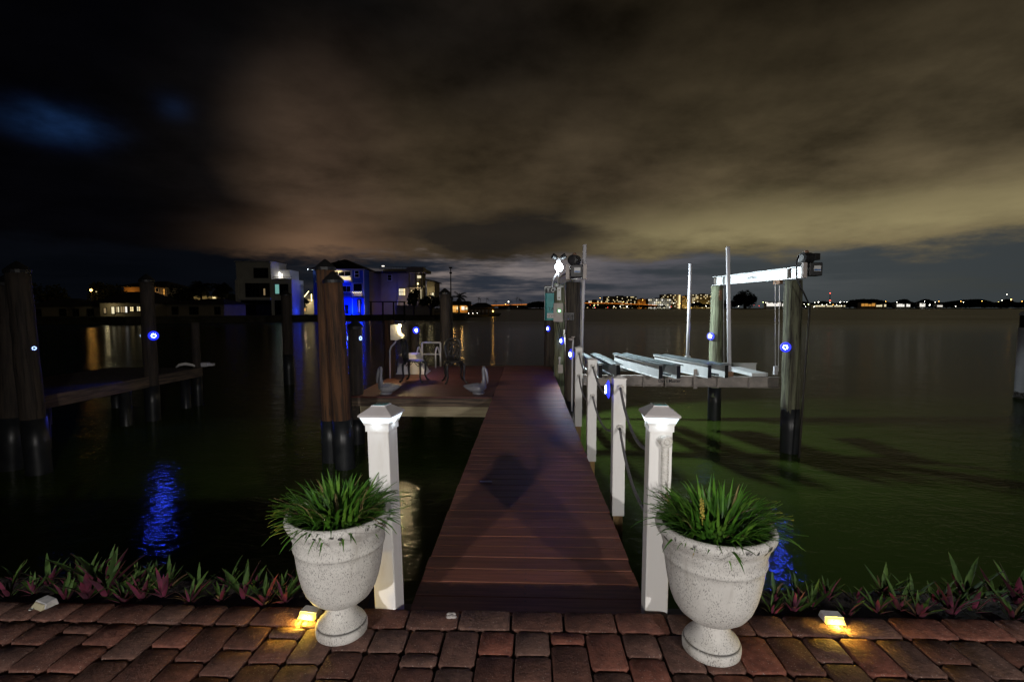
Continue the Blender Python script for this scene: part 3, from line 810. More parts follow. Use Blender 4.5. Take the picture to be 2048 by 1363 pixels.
led(1215, 778, 4.27, 273, 'large blue ring light on the white square post', 6, True, 1.0)
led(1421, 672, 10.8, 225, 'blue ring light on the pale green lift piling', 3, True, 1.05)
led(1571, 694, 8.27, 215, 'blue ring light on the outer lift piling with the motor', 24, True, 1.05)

# ------------------------------------------------------------------ neighbouring dock
na, nb = G(70, 795, -.05), G(405, 734, -.05)
t = thing('neighbouring_dock', 'weathered dock of the neighbouring property with a pale edge board', 'dock', (na.x, na.y, ZW))
d = (nb - na); d.z = 0; L = d.length; ang = math.atan2(d.y, d.x); t.rotation_euler.z = ang
zt = -.05 - ZW
MB().box(-3.5, L, 0, .05, zt - .22, zt - .004).build('edge_board', 'fascia_old', t, bevel=.004)
m = MB().box(-.07, .07, 0, 2.2, -.03, 0).mesh('plank', 'pile_dark')
for i in range(int((L + 3.4) / .145)): put('plank', m, t, (-3.4 + i * .145, .055, zt + rnd.uniform(0, .004)))
MB().box(-3.5, L, 2.2, 2.25, zt - .22, zt - .004).build('edge_board', 'fascia_old', t)
for u in (.08, .5, .93):
    for yy in (.25, 2.0): MB().tube([(L * u, yy, -1.5), (L * u, yy, zt - .031)], .11, 10).build('support_pile', 'pile_wrap', t, smooth=True)
q = AT(352, 729, 12.1)
m = MB(); m.tube([(0, 0, .04), (.08, 0, .10), (.22, 0, .12), (.36, 0, .09), (.42, 0, .06)], [.02, .035, .04, .03, .02], 8)
tag(m.build('coiled_hose', 'rope_white', loc=(q.x, q.y, -.05), rot=(0, 0, .2), smooth=True), 'pale bundle lying on the neighbouring dock near its tip', 'bundle')
q = AT(405, 730, 12.6)
m = MB(); m.box(-.14, .14, -.10, .10, .005, .10); m.box(.12, .28, -.05, .05, .02, .08)
tag(m.build('white_cleat_box', 'pvc', loc=(q.x, q.y, -.05), rot=(0, 0, .1)), 'small white block at the tip of the neighbouring dock', 'block')

# ------------------------------------------------------------------ furniture on the wide deck
def chair(px, py, rz, label):
    p = G(px, py, ZD)
    t = thing('garden_chair', label, 'chair', (p.x, p.y, ZD + .001), rz, group='black cast metal garden chairs on the wide deck')
    # seat faces local +x
    m = MB(); m.lathe([(0, .425), (.20, .425), (.215, .432), (.215, .444), (.20, .450), (0, .450)], 28); m.build('seat', 'black_metal', t)
    for sx in (1, -1):
        for sy in (1, -1):
            x0, y0 = .14 * sx, .13 * sy
            MB().tube([(x0, y0, .425), (x0 * 1.35, y0 * 1.35, .36), (x0 * 1.35, y0 * 1.35, .24), (x0 * 1.25, y0 * 1.25, .12), (x0 * 1.5, y0 * 1.5, .035), (x0 * 1.75, y0 * 1.75, .008)],
                      [.032, .028, .022, .019, .020, .024], 8).build('leg', 'black_metal', t, smooth=True)
    m = MB()
    for k in range(4):
        a = k * math.pi / 2 + .78
        m.tube([(.17 * math.cos(a - .45), .17 * math.sin(a - .45), .42), (.18 * math.cos(a - .2), .18 * math.sin(a - .2), .37), (.185 * math.cos(a), .185 * math.sin(a), .33)], .008, 6)
        m.tube([(.17 * math.cos(a + .45), .17 * math.sin(a + .45), .42), (.18 * math.cos(a + .2), .18 * math.sin(a + .2), .37), (.185 * math.cos(a), .185 * math.sin(a), .33)], .008, 6)
    m.build('apron_scroll', 'black_metal', t, smooth=True)
    def bp(y, z): return (-.17 - .13 * (z - .44) - .25 * max(0, .05 - y * y), y, z)
    m = MB(); pts = []
    for i in range(25):                                     # balloon outline
        u = i / 24; a = -math.pi / 2 * 1.0 + (-(math.pi) * 1.0) * u * 1.0
        s = -1 + 2 * u; yy = .205 * math.sin(s * math.pi * .5) * (1.0 if abs(s) < .55 else 1.0 - .45 * ((abs(s) - .55) / .45) ** 2)
        zz_ = .44 + .46 * (1 - abs(s) ** 2.6)
        pts.append(bp(yy, zz_))
    m.tube(pts, .022, 8); bo = m.build('back_frame', 'black_metal', t, smooth=True)
    m = MB(); rg = random.Random(3)
    for a0, a1, a2, a3 in ((0, 0, 0, 0), (-.05, -.10, -.04, .05), (.05, .10, .04, -.05), (-.09, -.15, -.17, -.10), (.09, .15, .17, .10), (-.02, .06, .14, .17), (.02, -.06, -.14, -.17)):
        m.tube([bp(a0, .45), bp(a1, .56), bp(a2, .68), bp(a3, .80), bp(a3 * .8, .85)], [.014, .012, .012, .010, .008], 6)
    for i in range(26):
        yy, zz_ = rg.uniform(-.13, .13), rg.uniform(.52, .85)
        c = bp(yy, zz_); m.ball(c, (.010, .032, .020), 6, 4)
    m.build('back_vines', 'black_metal', t, smooth=True)
chair(829, 762, R(-8) + PSI, 'black ornate garden chair in front of the white dock box')
chair(909, 764, R(-75) + PSI, 'black ornate garden chair next to the boarding ladder')
def pelican(px, py, rz, label):
    p = G(px, py, ZD)
    t = thing('pelican_statue', label, 'statue', (p.x, p.y, ZD + .002), rz, group='white pelican statues on the wide deck')
    m = MB()                                                # faces local +x
    m.tube([(-.27, 0, .15), (-.22, 0, .135), (-.14, 0, .115), (-.05, 0, .105), (.03, 0, .105), (.080, 0, .135), (.098, 0, .19), (.098, 0, .26), (.092, 0, .33), (.086, 0, .39), (.086, 0, .44), (.10, 0, .475), (.115, 0, .48)],
           [.010, .045, .08, .105, .105, .085, .055, .038, .032, .030, .034, .032, .016], 14, flat=.9)
    m.build('body', 'ceramic', t, smooth=True)
    MB().tube([(.105, 0, .485), (.128, 0, .44), (.145, 0, .37), (.158, 0, .29), (.166, 0, .22), (.168, 0, .18)], [.016, .030, .036, .034, .022, .007], 10, flat=.7).build('bill', 'ceramic_pale', t, smooth=True)
    for s in (-1, 1):
        MB().tube([(.05, .075 * s, .14), (-.05, .098 * s, .135), (-.15, .075 * s, .135), (-.25, .03 * s, .15)], [.02, .05, .04, .006], 8, flat=.45).build('wing', 'ceramic', t, smooth=True)
    MB().tube([(0, 0, 0), (0, 0, .03)], .11, 16).build('base', 'ceramic', t)
pelican(772, 787, R(172) + PSI, 'white pelican statue on the deck facing the corner piling')
pelican(957, 787, R(8) + PSI, 'white pelican statue on the deck facing the walkway')
# white dock box
p = G(823, 748, ZD)
t = thing('dock_box', 'white dock box with a sloping side behind the garden chair', 'dock box', (p.x, p.y, ZD), PSI)
MB().prism([(-.345, 0), (.345, 0), (.11, .425), (-.30, .425)], 0, .55).build('body', 'pvc', t, bevel=.01)
MB().prism([(-.315, .43), (.12, .43), (.10, .46), (-.295, .46)], -.02, .57).build('lid', 'pvc', t, bevel=.006)
MB().box(-.36, .36, -.02, .57, -.0, .022).build('plinth', 'pvc', t)
MB().box(.08, .16, -.03, -.001, .30, .33).build('latch', 'steel', t)
# power pedestal
p = AT(783, 679, 10.95)
t = thing('power_pedestal', 'white power pedestal with a warm lamp, fixed to the reddish piling', 'power pedestal', p, PSI)
prof = [(0, 0), (.15, -.01), (.27, .07), (.255, .08), (.19, .13), (.165, .20), (.165, .27), (.20, .30), (.18, .335), (.10, .34), (0, .325)]
MB().prism(prof, -.10, .10).build('housing', 'pvc', t, bevel=.006)
m = MB(); m.hexa([(.263, -.085, .085), (.263, .085, .085), (.198, .085, .137), (.198, -.085, .137)], [(.270, -.085, .092), (.270, .085, .092), (.206, .085, .142), (.206, -.085, .142)])
m.hexa([(.172, -.085, .15), (.198, -.085, .142), (.198, .085, .142), (.172, .085, .15)], [(.172, -.085, .27), (.180, -.085, .27), (.180, .085, .27), (.172, .085, .27)])
m.build('lit_faces', 'pedestal_glow', t)  # warm lamplight on these faces put in as their own glow
MB().ball((.20, -.06, .31), .030, 12, 8).build('bulb', 'pedestal_bulb', t)
lamp('pedestal_lamp', t, (.27, -.10, .27), 34, (1, .76, .36), .03)
m = MB(); m.tube([(.10, 0, 0), (.08, 0, -.06), (-.01, 0, -.15), (-.04, 0, -.24), (-.045, 0, -.90)], .018, 8)
m.build('conduit', 'pvc', t, smooth=True)
# boarding ladder
p = G(863, 733, ZD)
t = thing('boarding_ladder', 'aluminium boarding ladder with curved handrails at the deck edge', 'ladder', (p.x, p.y, ZD + .002), PSI)
s = 13.2 / 1000
W2 = .24
for sx in (-1, 1): MB().tube([(sx * W2, 0, 0), (sx * W2, 0, .63)], .022, 10).build('rail', 'pvc', t, smooth=True)
MB().tube([(-W2, 0, .635), (W2, 0, .635)], .022, 10).build('top_bar', 'pvc', t, smooth=True)
MB().tube([(-W2, 0, .33), (W2, 0, .33)], .016, 10).build('rung', 'pvc', t, smooth=True)
for sx in (-1, 1):
    m = MB(); pts = [(sx * W2 - .09, -.25, .0)] + [(sx * W2 - .09, -.25, .40)] + [(sx * W2 - .09 + .01 * k, -.25 + .035 * k, .40 + .13 * math.sin(k * .52)) for k in range(1, 7)] + [(sx * W2 - .02, 0, .3)]
    m.tube(pts, .020, 8); m.build('handrail', 'pvc', t, smooth=True)

# ------------------------------------------------------------------ boat lift
base = AT(1360, 772, 9.0); base.z = ZW
lift = thing('boat_lift', 'empty aluminium boat lift cradle with three bunks, guide poles and top beams', 'boat lift', base)
def loc(p): return Vector(p) - base
def ibeam(m, a, b, h, fw, tw=.012, tf=.012):
    a, b = Vector(a), Vector(b)
    up = Vector((0, 0, 1))
    m.bar(a, b, tw, h - 2 * tf - .001); m.bar(a + up * (h / 2 - tf / 2), b + up * (h / 2 - tf / 2), fw, tf); m.bar(a - up * (h / 2 - tf / 2), b - up * (h / 2 - tf / 2), fw, tf)
    return m
# cradle beams
zc1, hI = .195, .19
fl_, fr_ = AT(1166, 760, 9.22), AT(1557, 762, 8.90)
fl_.z = fr_.z = zc1 - hI / 2
fo = ibeam(MB(), loc(fl_), loc(fr_), hI, .11).build('cradle_beam', 'alum_dull', lift)
bl_, br_ = AT(1166, 730, 10.95), AT(1512, 730, 10.75)
bl_.z = br_.z = zc1 - hI / 2 + .05
ibeam(MB(), loc(bl_), loc(br_), hI, .11).build('cradle_beam', 'alum', lift)
dI = (fr_ - fl_).normalized(); ang = math.atan2(dI.y, dI.x); nI = Vector((dI.y, -dI.x, 0))
for pxs, wid_ in ((1289, .02), (1333, .02), (1392, .07), (1437, .02), (1498, .012)):
    u = (pxs - 1166) / (1557 - 1166); c = fl_.lerp(fr_, u) + nI * .045
    big = wid_ > .05
    MB().box(-wid_ / 2, wid_ / 2, -.012, .012 if not big else -.0, -hI / 2 - (.03 if big else .012), hI / 2 - .014 + (.15 if big else 0)).build('stiffener', 'alum_dull', lift, loc(c + nI * (.012 if not big else .025)), (0, 0, ang), bevel=.002)
def beam_text(txt, pxs, size, m, dz=0, sx=1.0, bold=0):
    u = (pxs - 1166) / (1557 - 1166); c = fl_.lerp(fr_, u) + nI * .009; c.z += dz
    return letters('lettering', txt, size, lift, loc(c), (R(90), 0, ang), m, sx=sx, bold=bold)
beam_text('Davit Master', 1342, .088, 'letter_black', .0, .86, .0016)
beam_text('10', 1170, .12, 'letter_grey', 0)
# bunks: pairs of deep beams under ribbed boards
def xz(px, D, z): q = AT(px, 700, D); q.z = z; return q
for (f0, f1), (b0, b1), Df, Db in (((1197, 1243), (1160, 1196), 8.62, 10.5), ((1318, 1364), (1226, 1258), 8.55, 10.55), ((1416, 1460), (1307, 1336), 8.62, 10.3)):
    zf, zb = .455, .470
    bun = MB().bar(loc(xz((f0 + f1) / 2, Df + .1, .26)), loc(xz((b0 + b1) / 2, Db - .1, .27)), .03, .03).build('bunk', 'alum_dark', lift)
    A0, A1, B0, B1 = xz(f0, Df, zf), xz(f1, Df, zf), xz(b0, Db, zb), xz(b1, Db, zb)
    for fa, ba in ((f0 + 4, b0 + 3), (f1 - 6, b1 - 4)):
        a, b = xz(fa, Df + .01, .328), xz(ba, Db, .34)
        ibeam(MB(), loc(a), loc(b), .235, .075, .012, .012).build('bunk_beam', 'alum', bun)
        e = (a - b).normalized(); c = a + e * .004; an = math.atan2(e.y, e.x)
        MB().box(-.002, .002, -.034, .034, -.112, .112).build('end_cap', 'void_black', bun, loc(c), (0, 0, an))
    q = lambda a, b, u, dz: loc(a.lerp(b, u) + Vector((0, 0, dz)))
    m = MB(); u0, u1 = -.02, .24
    m.hexa([q(A0, A1, u0, -.007), q(A0, A1, u1, -.007), q(B0, B1, u1, -.007), q(B0, B1, u0, -.007)], [q(A0, A1, u0, .012), q(A0, A1, u1, .012), q(B0, B1, u1, .012), q(B0, B1, u0, .012)])
    m.build('bunk_rail', 'rib_top', bun)
    nr = 5
    for k in range(nr):                                     # ribbed board over the second beam
        u0, u1 = .58 + .52 * k / nr, .58 + .52 * (k + .84) / nr
        dz0, dz1 = -.030 * abs(u0 - .82) * 2.4, -.030 * abs(u1 - .82) * 2.4
        m = MB()
        m.hexa([q(A0, A1, u0, dz0), q(A0, A1, u1, dz1), q(B0, B1, u1, dz1), q(B0, B1, u0, dz0)], [q(A0, A1, u0, dz0 + .016), q(A0, A1, u1, dz1 + .016), q(B0, B1, u1, dz1 + .016), q(B0, B1, u0, dz0 + .016)])
        m.build('slat', 'rib_top', bun)
# guide poles
for pxb, pyb, pxt, pyt, D in ((1160, 752, 1169.5, 489, 8.95), (1459, 748, 1456, 493, 8.78), (1375, 716, 1381, 527, 10.7), (1172, 716, 1174, 527, 10.85)):
    a, b = AT(pxb, pyb, D), AT(pxt, pyt, D)
    if pxb == 1172: continue
    MB().tube([loc(a), loc(a.lerp(b, .5)), loc(b)], .034, 14).build('guide_pole', 'pvc', lift, smooth=True)
    MB().box(-.05, .05, -.05, .05, -.03, .05).build('pole_bracket', 'rusty' if pxb == 1459 else 'alum', lift, loc(a), (0, 0, ang))
# stub beam at the outer side
a, b = AT(1520, 747, 8.95), AT(1466, 738, 9.9)
a.z = b.z = zc1 + .035
MB().bar(loc(a), loc(b), .30, .06).build('side_plate', 'alum', lift)
# top beams with motors
def top_beam(pa, pb, zt_, txt):
    a, b = Vector(pa), Vector(pb); d = (b - a); d.z = 0; dn = d.normalized(); a2 = a - dn * .18; b2 = b + dn * .14
    c = Vector((0, 0, zt_))
    A_ = Vector((a2.x, a2.y, zt_)); B_ = Vector((b2.x, b2.y, zt_))
    tb = ibeam(MB(), loc(A_), loc(B_), .19, .11).build('top_beam', 'alum', lift)
    side = Vector((dn.y, -dn.x, 0))
    if side.x > 0: side = -side
    for u in (.12, .97):
        q = A_.lerp(B_, u) + side * .03
        MB().box(-.006, .006, -.02, .02, -.08, .08).build('stiffener', 'alum_dull', tb, loc(q), (0, 0, math.atan2(dn.y, dn.x)))
    return tb, A_, B_, dn, side
r1, r2, l1, l2 = P['r1'][1], P['r2'][1], P['l1'][1], P['l2'][1]
for pa, pb, zt_, txt, outer in ((r1, r2, ZAT(551, 8.4) + .045, 'Davit Master', True), (l1, l2, ZAT(551, 8.75) + .02, None, False)):
    tb, A_, B_, dn, side = top_beam(pa, pb, zt_, txt)
    if txt:
        an = math.atan2(-dn.y, -dn.x)
        q = A_.lerp(B_, .50) + side * .0085
        letters('lettering', txt, .075, tb, loc(q + Vector((0, 0, .0))), (R(90), 0, an), 'letter_grey', sx=.8)
    # motor and gearbox above the near piling
    mo = MB(); mo.box(-.10, .10, -.13, .09, -.105, .105)
    g = mo.build('gearbox', 'black_plastic', lift, loc(A_ + Vector((.10 if outer else .02, -.06, .035))), (0, 0, PSI + R(-6)), bevel=.012)
    MB().box(-.055, .05, -.134, -.1305, -.03, .055).build('label_plate', 'letter_white', g, (.02, 0, .0))
    MB().box(-.05, .045, -.137, -.1345, -.022, .0).build('label_stripe', 'label_blue', g, (.02, 0, .0))
    for sx in ((-.15,) if outer else (-.145, .145)):
        MB().box(-.030, .030, -.04, .04, -.135, .11).build('bracket', 'box_grey', g, (sx, -.06, 0), bevel=.004)
    mt = MB(); mt.tube([(-.11, 0, 0), (-.10, 0, 0), (.10, 0, 0), (.12, 0, 0)], [.05, .085, .085, .06], 18)
    mtr = mt.build('motor', 'black_plastic', lift, loc(A_ + Vector((.02 if outer else -.005, -.02, .225))), (0, 0, PSI + R(20 if outer else 60)), smooth=False)
    m = MB()
    for k in range(5): m.tube([(-.07 + k * .034, 0, 0), (-.058 + k * .034, 0, 0)], .092, 18)
    m.build('cooling_fins', 'black_plastic', mtr)
    MB().ball((0, 0, .10), (.035, .035, .03), 10, 6).build('cable_gland', 'rusty', mtr)
    if outer:
        MB().box(.06, .17, -.07, .05, -.03, .08).build('junction_box', 'black_plastic', mtr, (.06, 0, .0), bevel=.008)
        w_ = MB(); s0 = A_ + Vector((-.16, -.14, .25))
        w_.tube([loc(s0), loc(s0 + Vector((-.05, -.02, -.1))), loc(s0 + Vector((-.04, -.03, -.35))), loc(s0 + Vector((.06, -.03, -.55))), loc(s0 + Vector((.16, -.03, -.75)))], .013, 6); w_.build('power_cable', 'black_plastic', lift, smooth=True)
        w_ = MB(); q = s0 + Vector((.185, -.03, -.75)); w_.tube([loc(q), loc(Vector((q.x - .09, q.y, ZW - .3)))], .017, 6); w_.build('conduit', 'pile_grey', lift, smooth=True)
    # cables
    if outer:
        pul = AT(1556, 562, 8.88)
        MB().box(-.09, .09, -.03, .03, -.05, .02).build('pulley_block', 'rusty', lift, loc(Vector((pul.x, pul.y, zt_ - .115))), (0, 0, math.atan2(dn.y, dn.x)))
        for pxt, pxb in ((1550.5, 1550.5), (1559, 1557)):
            MB().tube([loc(AT(pxt, 563, 8.88)), loc(AT(pxb, 742, 8.9))], .006, 6).build('lift_cable', 'steel', lift)
        MB().box(-.03, .03, -.03, .03, -.06, .09).build('cable_anchor', 'pvc', lift, loc(AT(1551, 742, 8.9)), (0, 0, ang))
        for pxt in (1447,): MB().tube([loc(AT(pxt, 577, 10.75)), loc(AT(pxt + 1, 735, 10.75))], .006, 6).build('lift_cable', 'steel', lift)
        MB().box(-.03, .03, -.01, .01, -.11, .11).build('beam_strap', 'rusty', lift, loc(AT(1441, 590, 10.72)), (0, 0, PSI))
    else:
        MB().tube([loc(Vector((A_.x + .12, A_.y + .3, zt_ - .1))), loc(Vector((fl_.x + .03, fl_.y, zc1)))], .006, 6).build('lift_cable', 'steel', lift)

# ------------------------------------------------------------------ things on the inner lift pilings
# floodlight
fp = AT(1118, 534, 11.05)
t = thing('flood_light', 'blazing white twin-head floodlight above the electric control box', 'floodlight', fp, PSI)
MB().tube([(-.01, .05, -.36), (-.01, .05, .18)], .022, 10).build('mast', 'pvc', t, smooth=True)
for s in (-1, 1):
    hd = MB().lathe([(.0, 0), (.035, .0), (.055, .04), (.06, .11), (.055, .11), (.04, .05), (0, .04)], 16).build('lamp_head', 'black_plastic', t, (s * .05, .03, .20), (R(20), R(s * 62), 0))
MB().box(-.045, .03, -.035, .045, .12, .20).build('sensor', 'pvc', t, bevel=.008)
MB().ball((0, -.02, 0), (.085, .07, .10), 16, 10).build('lens', 'flood_lens', t, smooth=True)
tgt = Vector((4.2, 8.7, -.8)) - (fp + Vector((.10, -.12, 0)))
lamp('flood_bulb', t, (.10, -.12, .0), 1050, (.83, .95, 1.0), .16, 'SPOT', Vector(tgt).to_track_quat('-Z', 'Y').to_euler(), R(104), .2)
bpy.data.objects['flood_bulb'].rotation_euler.z -= PSI
# arm carrying the flood light
MB().tube([(-.01, .05, -.36), (.0, .05, -.40), (.03, .02, -.46)], .018, 8).build('arm', 'pvc', t, smooth=True)
MB().tube([(-.02, .0, -.10), (-.14, -.02, -.28), (-.15, -.02, -.42), (-.06, 0, -.50)], .016, 8).build('cable', 'pvc', t, smooth=True)
# control box
p = AT(1117, 643, 11.1)
t = thing('control_box', 'beige electric control box with a glowing green lamp on the lift piling', 'control box', p, PSI + R(-8))
MB().box(-.10, .10, -.12, .0, 0, .41).build('cabinet', 'box_grey', t, bevel=.006)
MB().box(-.105, -.035, -.135, -.121, .005, .405).build('door', 'box_grey', t, bevel=.003)
MB().ball((.02, -.125, .24), (.020, .012, .020), 12, 8).build('indicator_lamp', 'green_led', t)
MB().box(-.035, -.02, -.142, -.136, .23, .26).build('door_latch', 'black_plastic', t)
m = MB(); m.tube([(.0, -.06, 0), (.05, -.07, -.2), (.07, -.07, -.34), (.0, -.05, -.40)], .012, 6); m.tube([(-.03, -.06, 0), (.01, -.07, -.22), (.02, -.07, -.40)], .012, 6)
m.build('wiring', 'black_plastic', t, smooth=True)
p = AT(1118, 600, 11.1)
t = thing('junction_bracket', 'white galvanised bracket bolted above the control box', 'bracket', p, PSI)
MB().box(-.05, .04, -.06, -.02, -.0, .28).build('plate', 'alum', t, bevel=.003)
MB().box(-.10, .10, -.09, .05, .285, .33).build('shelf', 'alum', t, bevel=.003)
m = MB()
for z_ in (.05, .22): m.tube([(-.005, -.075, z_), (-.005, -.061, z_)], .014, 8)
m.build('bolt', 'rusty', t)
# teal sign
p = AT(1097.5, 640, 13.05)
t = thing('sign_board', 'teal sign with a black TO header on the dock end piling', 'sign', p, PSI + R(6))
MB().box(-.115, .135, -.02, .0, 0, .70).build('board', 'sign_teal', t, bevel=.003)
hdr = MB().box(-.1125, .1325, -.024, -.0205, .70, .855).build('header', 'sign_black', t)
letters('lettering', 'T O', .13, hdr, (.045, -.026, .775), (R(90), 0, 0), 'letter_white')
m = MB(); m.bar((-.113, -.015, .0), (-.113, -.015, .86), .012, .03, up=(0, 1, 0)); m.bar((-.113, -.015, .858), (.05, -.015, .858), .012, .03)
m.build('edge_trim', 'alum', t)
letters('lettering', 'TA', .13, t, (.06, -.0225, .29), (R(90), 0, 0), 'letter_black')
pl = MB().box(-.05, .125, -.027, -.0205, .06, .18).build('label_plate', 'letter_white', t)
letters('lettering', 'LZZI', .10, pl, (.04, -.029, .12), (R(90), 0, 0), 'letter_black', sx=.75)
# water pipe and tap, conduit
q0, q1, q2, q3 = AT(1141, 678, 8.45), AT(1146.5, 680, 8.42), AT(1145, 700, 8.42), AT(1143.5, 822, 8.3)
t = thing('water_pipe', 'white water pipe with a tap running down the lift piling', 'pipe', q3)
MB().tube([q - q3 for q in (q0 + Vector((-.02, .05, 0)), q1, q2, q3)], .014, 8).build('pipe', 'pvc', t, smooth=True)
m = MB(); m.tube([q0 - q3 + Vector((-.02, -.03, 0)), q0 - q3 + Vector((.03, -.03, 0))], .022, 10); m.tube([q1 - q3, q1 - q3 + Vector((0, 0, .05))], .012, 8)
m.tube([q1 - q3 + Vector((-.03, 0, .055)), q1 - q3 + Vector((.03, 0, .055))], .008, 6); m.build('tap', 'box_grey', t, smooth=True)
q0, q1 = AT(1131, 690, 9.6), AT(1132.5, 808, 9.0)
t = thing('cable_conduit', 'grey cable conduit between the control box and the dock', 'conduit', q1)
MB().tube([q - q1 for q in (AT(1128, 660, 10.6), AT(1130, 682, 10), q0, q1)], .016, 8).build('pipe', 'alum_dull', t, smooth=True)
q0, q1 = AT(1118.5, 640, 10.9), AT(1119, 720, 10.4)
t = thing('pump_box', 'small beige box hanging low on the lift piling', 'box', AT(1121, 745, 10.5), PSI)
MB().box(-.05, .05, -.05, .05, 0, .17).build('body', 'box_grey', t, bevel=.004)
MB().tube([(-.02, 0, .17), (-.02, 0, .30)], .018, 8).build('neck', 'pvc', t, smooth=True)
MB().ball((-.02, 0, .31), .03, 10, 6).build('knob', 'pvc', t)
# dark cable clamp on the motor piling
p = AT(1141, 640, 8.6)
t = thing('hose_hanger', 'black hose hanger on the motor piling beside the dock', 'hanger', p, PSI)
m = MB(); m.box(-.12, .06, -.05, 0, .09, .13)
for k in range(5): m.box(-.115 + k * .036, -.09 + k * .036, -.05, 0, 0, .088)
m.build('rack', 'black_plastic', t)
m = MB(); m.tube([AT(1128, 566, 8.6) - p, AT(1131, 600, 8.58) - p, AT(1132, 640, 8.58) - p, AT(1131, 665, 8.6) - p, AT(1126, 672, 8.7) - p], .010, 6); m.build('cable', 'alum_dull', t, smooth=True)

# ================================================================== FAR SIDE OF THE CHANNEL
ZS = .05                                       # level of the lots behind the far seawall
def CW(px, D, z): return AT(px, 617, D).xy.to_3d() + Vector((0, 0, z))
line = [(-2500, 60), (-900, 70), (250, 75), (420, 82), (620, 92), (900, 100), (930, 104), (936, 118)]
m = MB(); pts = [CW(a, d, 0) for a, d in line]
back = [CW(936, 330, 0), CW(-2500, 420, 0)]
n = len(pts)
m.add([(p.x, p.y, ZS) for p in pts + back], [tuple(range(n + 2))])
m.add([(p.x, p.y, ZS - .1) for p in pts] + [(p.x, p.y, ZW - 2) for p in pts], [(i, i + 1, n + i + 1, n + i) for i in range(n - 1)], 1)
struct(m.build('far_bank', ['shore_ground', 'sea_wall']))
m = MB()
for i in range(n - 1): m.bar((*pts[i].xy, ZS - .02), (*pts[i + 1].xy, ZS - .02), .7, .22)
tag(m.build('far_seawall_cap', 'sea_wall'), 'pale concrete cap of the seawall across the channel', 'seawall')

class House:
    def __init__(s, name, label, cat, px0, D, group=None):
        s.D, s.px0 = D, px0
        s.t = thing(name, label, cat, CW(px0, D, ZS), PSI, group)
    def x(s, px): return (px - s.px0) * s.D / 1000
    def z(s, py): return max(ZAT(py, s.D) - ZS, 0)
    def box(s, name, mt, p0, p1, q0, q1, y0, y1, parent=None, bevel=0):
        return MB().box(s.x(p0), s.x(p1), y0, y1, s.z(q1), s.z(q0)).build(name, mt, parent or s.t, bevel=bevel)
    def window(s, p0, p1, q0, q1, y, glass, frame='frame_white', nx=1, nz=1, fw=.09, lit=None):
        x0, x1, z0, z1 = s.x(p0), s.x(p1), s.z(q1), s.z(q0)
        m = MB(); m.box(x0 - fw, x1 + fw, y - .10, y - .002, z1, z1 + fw); m.box(x0 - fw, x1 + fw, y - .10, y - .002, z0 - fw, z0)
        m.box(x0 - fw, x0, y - .098, y - .002, z0, z1); m.box(x1, x1 + fw, y - .098, y - .002, z0, z1)
        for i in range(1, nx): c = x0 + (x1 - x0) * i / nx; m.box(c - fw * .35, c + fw * .35, y - .09, y - .01, z0, z1)
        for i in range(1, nz): c = z0 + (z1 - z0) * i / nz; m.box(x0, x1, y - .088, y - .012, c - fw * .3, c + fw * .3)
        w_ = m.build('window', frame, s.t)
        for i in range(nx):
            g = glass if not isinstance(glass, (list, tuple)) else glass[i % len(glass)]
            MB().box(x0 + (x1 - x0) * i / nx, x0 + (x1 - x0) * (i + 1) / nx, y - .05, y - .008, z0, z1).build('pane', g, w_)
        return w_
    def rail(s, p0, p1, q0, q1, y, mt='frame_white', n=10):
        m = MB(); m.box(s.x(p0), s.x(p1), y - .04, y + .02, s.z(q0) - .06, s.z(q0)); m.box(s.x(p0), s.x(p1), y - .03, y + .01, s.z(q1), s.z(q1) + .06)
        for i in range(n + 1): c = s.x(p0) + (s.x(p1) - s.x(p0)) * i / n; m.box(c - .015, c + .015, y - .02, y, s.z(q1), s.z(q0))
        return m.build('railing', mt, s.t)
    def bulbs(s, p0, p1, q, y, mt='bulb_warm', n=16, sag=.12, r=.05):
        m = MB()
        for i in range(n + 1):
            u = i / n; m.ball((s.x(p0) + (s.x(p1) - s.x(p0)) * u, y, s.z(q) - sag * abs(math.sin(u * math.pi * 4))), r, 5, 4)
        return m.build('string_lights', mt, s.t)

# --- white modern house
h = House('modern_house', 'three-storey white flat-roofed house across the channel', 'house', 530, 95)
h.box('wall', 'white_paint', 475, 544, 523.5, 632, 0, 6.5)
h.box('upper_wing', 'white_paint', 544.05, 566, 537, 558, 3.4, 7.5)
h.box('side_wing', 'white_paint', 544.1, 584, 558, 632, .15, 5.5)
h.box('roof_parapet', 'white_paint', 473, 545, 522, 523.4, -.3, 6.6)
h.window(511, 538, 536.5, 555, 0, 'glass_dark', 'frame_dark', 3)
rc = h.box('loggia', 'frame_dark', 493, 541, 566, 594, -.12, -.003)
h.window(494, 520, 567, 593, -.12, 'glass_dark', 'frame_dark', 4)
MB().box(h.x(529), h.x(532), -.17, -.121, h.z(590), h.z(577)).build('lit_gap', 'win_dim', rc)
h.box('balcony_slab', 'white_paint', 480, 545, 595.5, 599, -.9, -.002)
h.box('garage_opening', 'glass_dark', 483, 543, 600.5, 630, -.06, -.002)
h.box('corner_column', 'white_paint', 477, 483, 560, 632, -.9, -.4)
h.window(551, 576, 568.5, 587, .15, ['win_teal', 'glass_dark', 'glass_dark'], 'frame_dark', 3)
h.box('garage_opening', 'glass_dark', 549, 579, 600, 630, .09, .149)
h.rail(546, 583, 553, 558, .4, 'frame_dark', 8)
for i, q in enumerate((544.8, 549.2, 555)):
    c = h.box('wall_sconce', 'bulb_white', q, q + 1.2, 541 + 2.2 * i, 557, 3.1 - .5 * i, 3.25 - .5 * i)
    lamp('sconce_lamp', h.t, (h.x(q + 1.5), 2.6 - .5 * i, h.z(548)), 1.5, (1, .93, .78), .2)
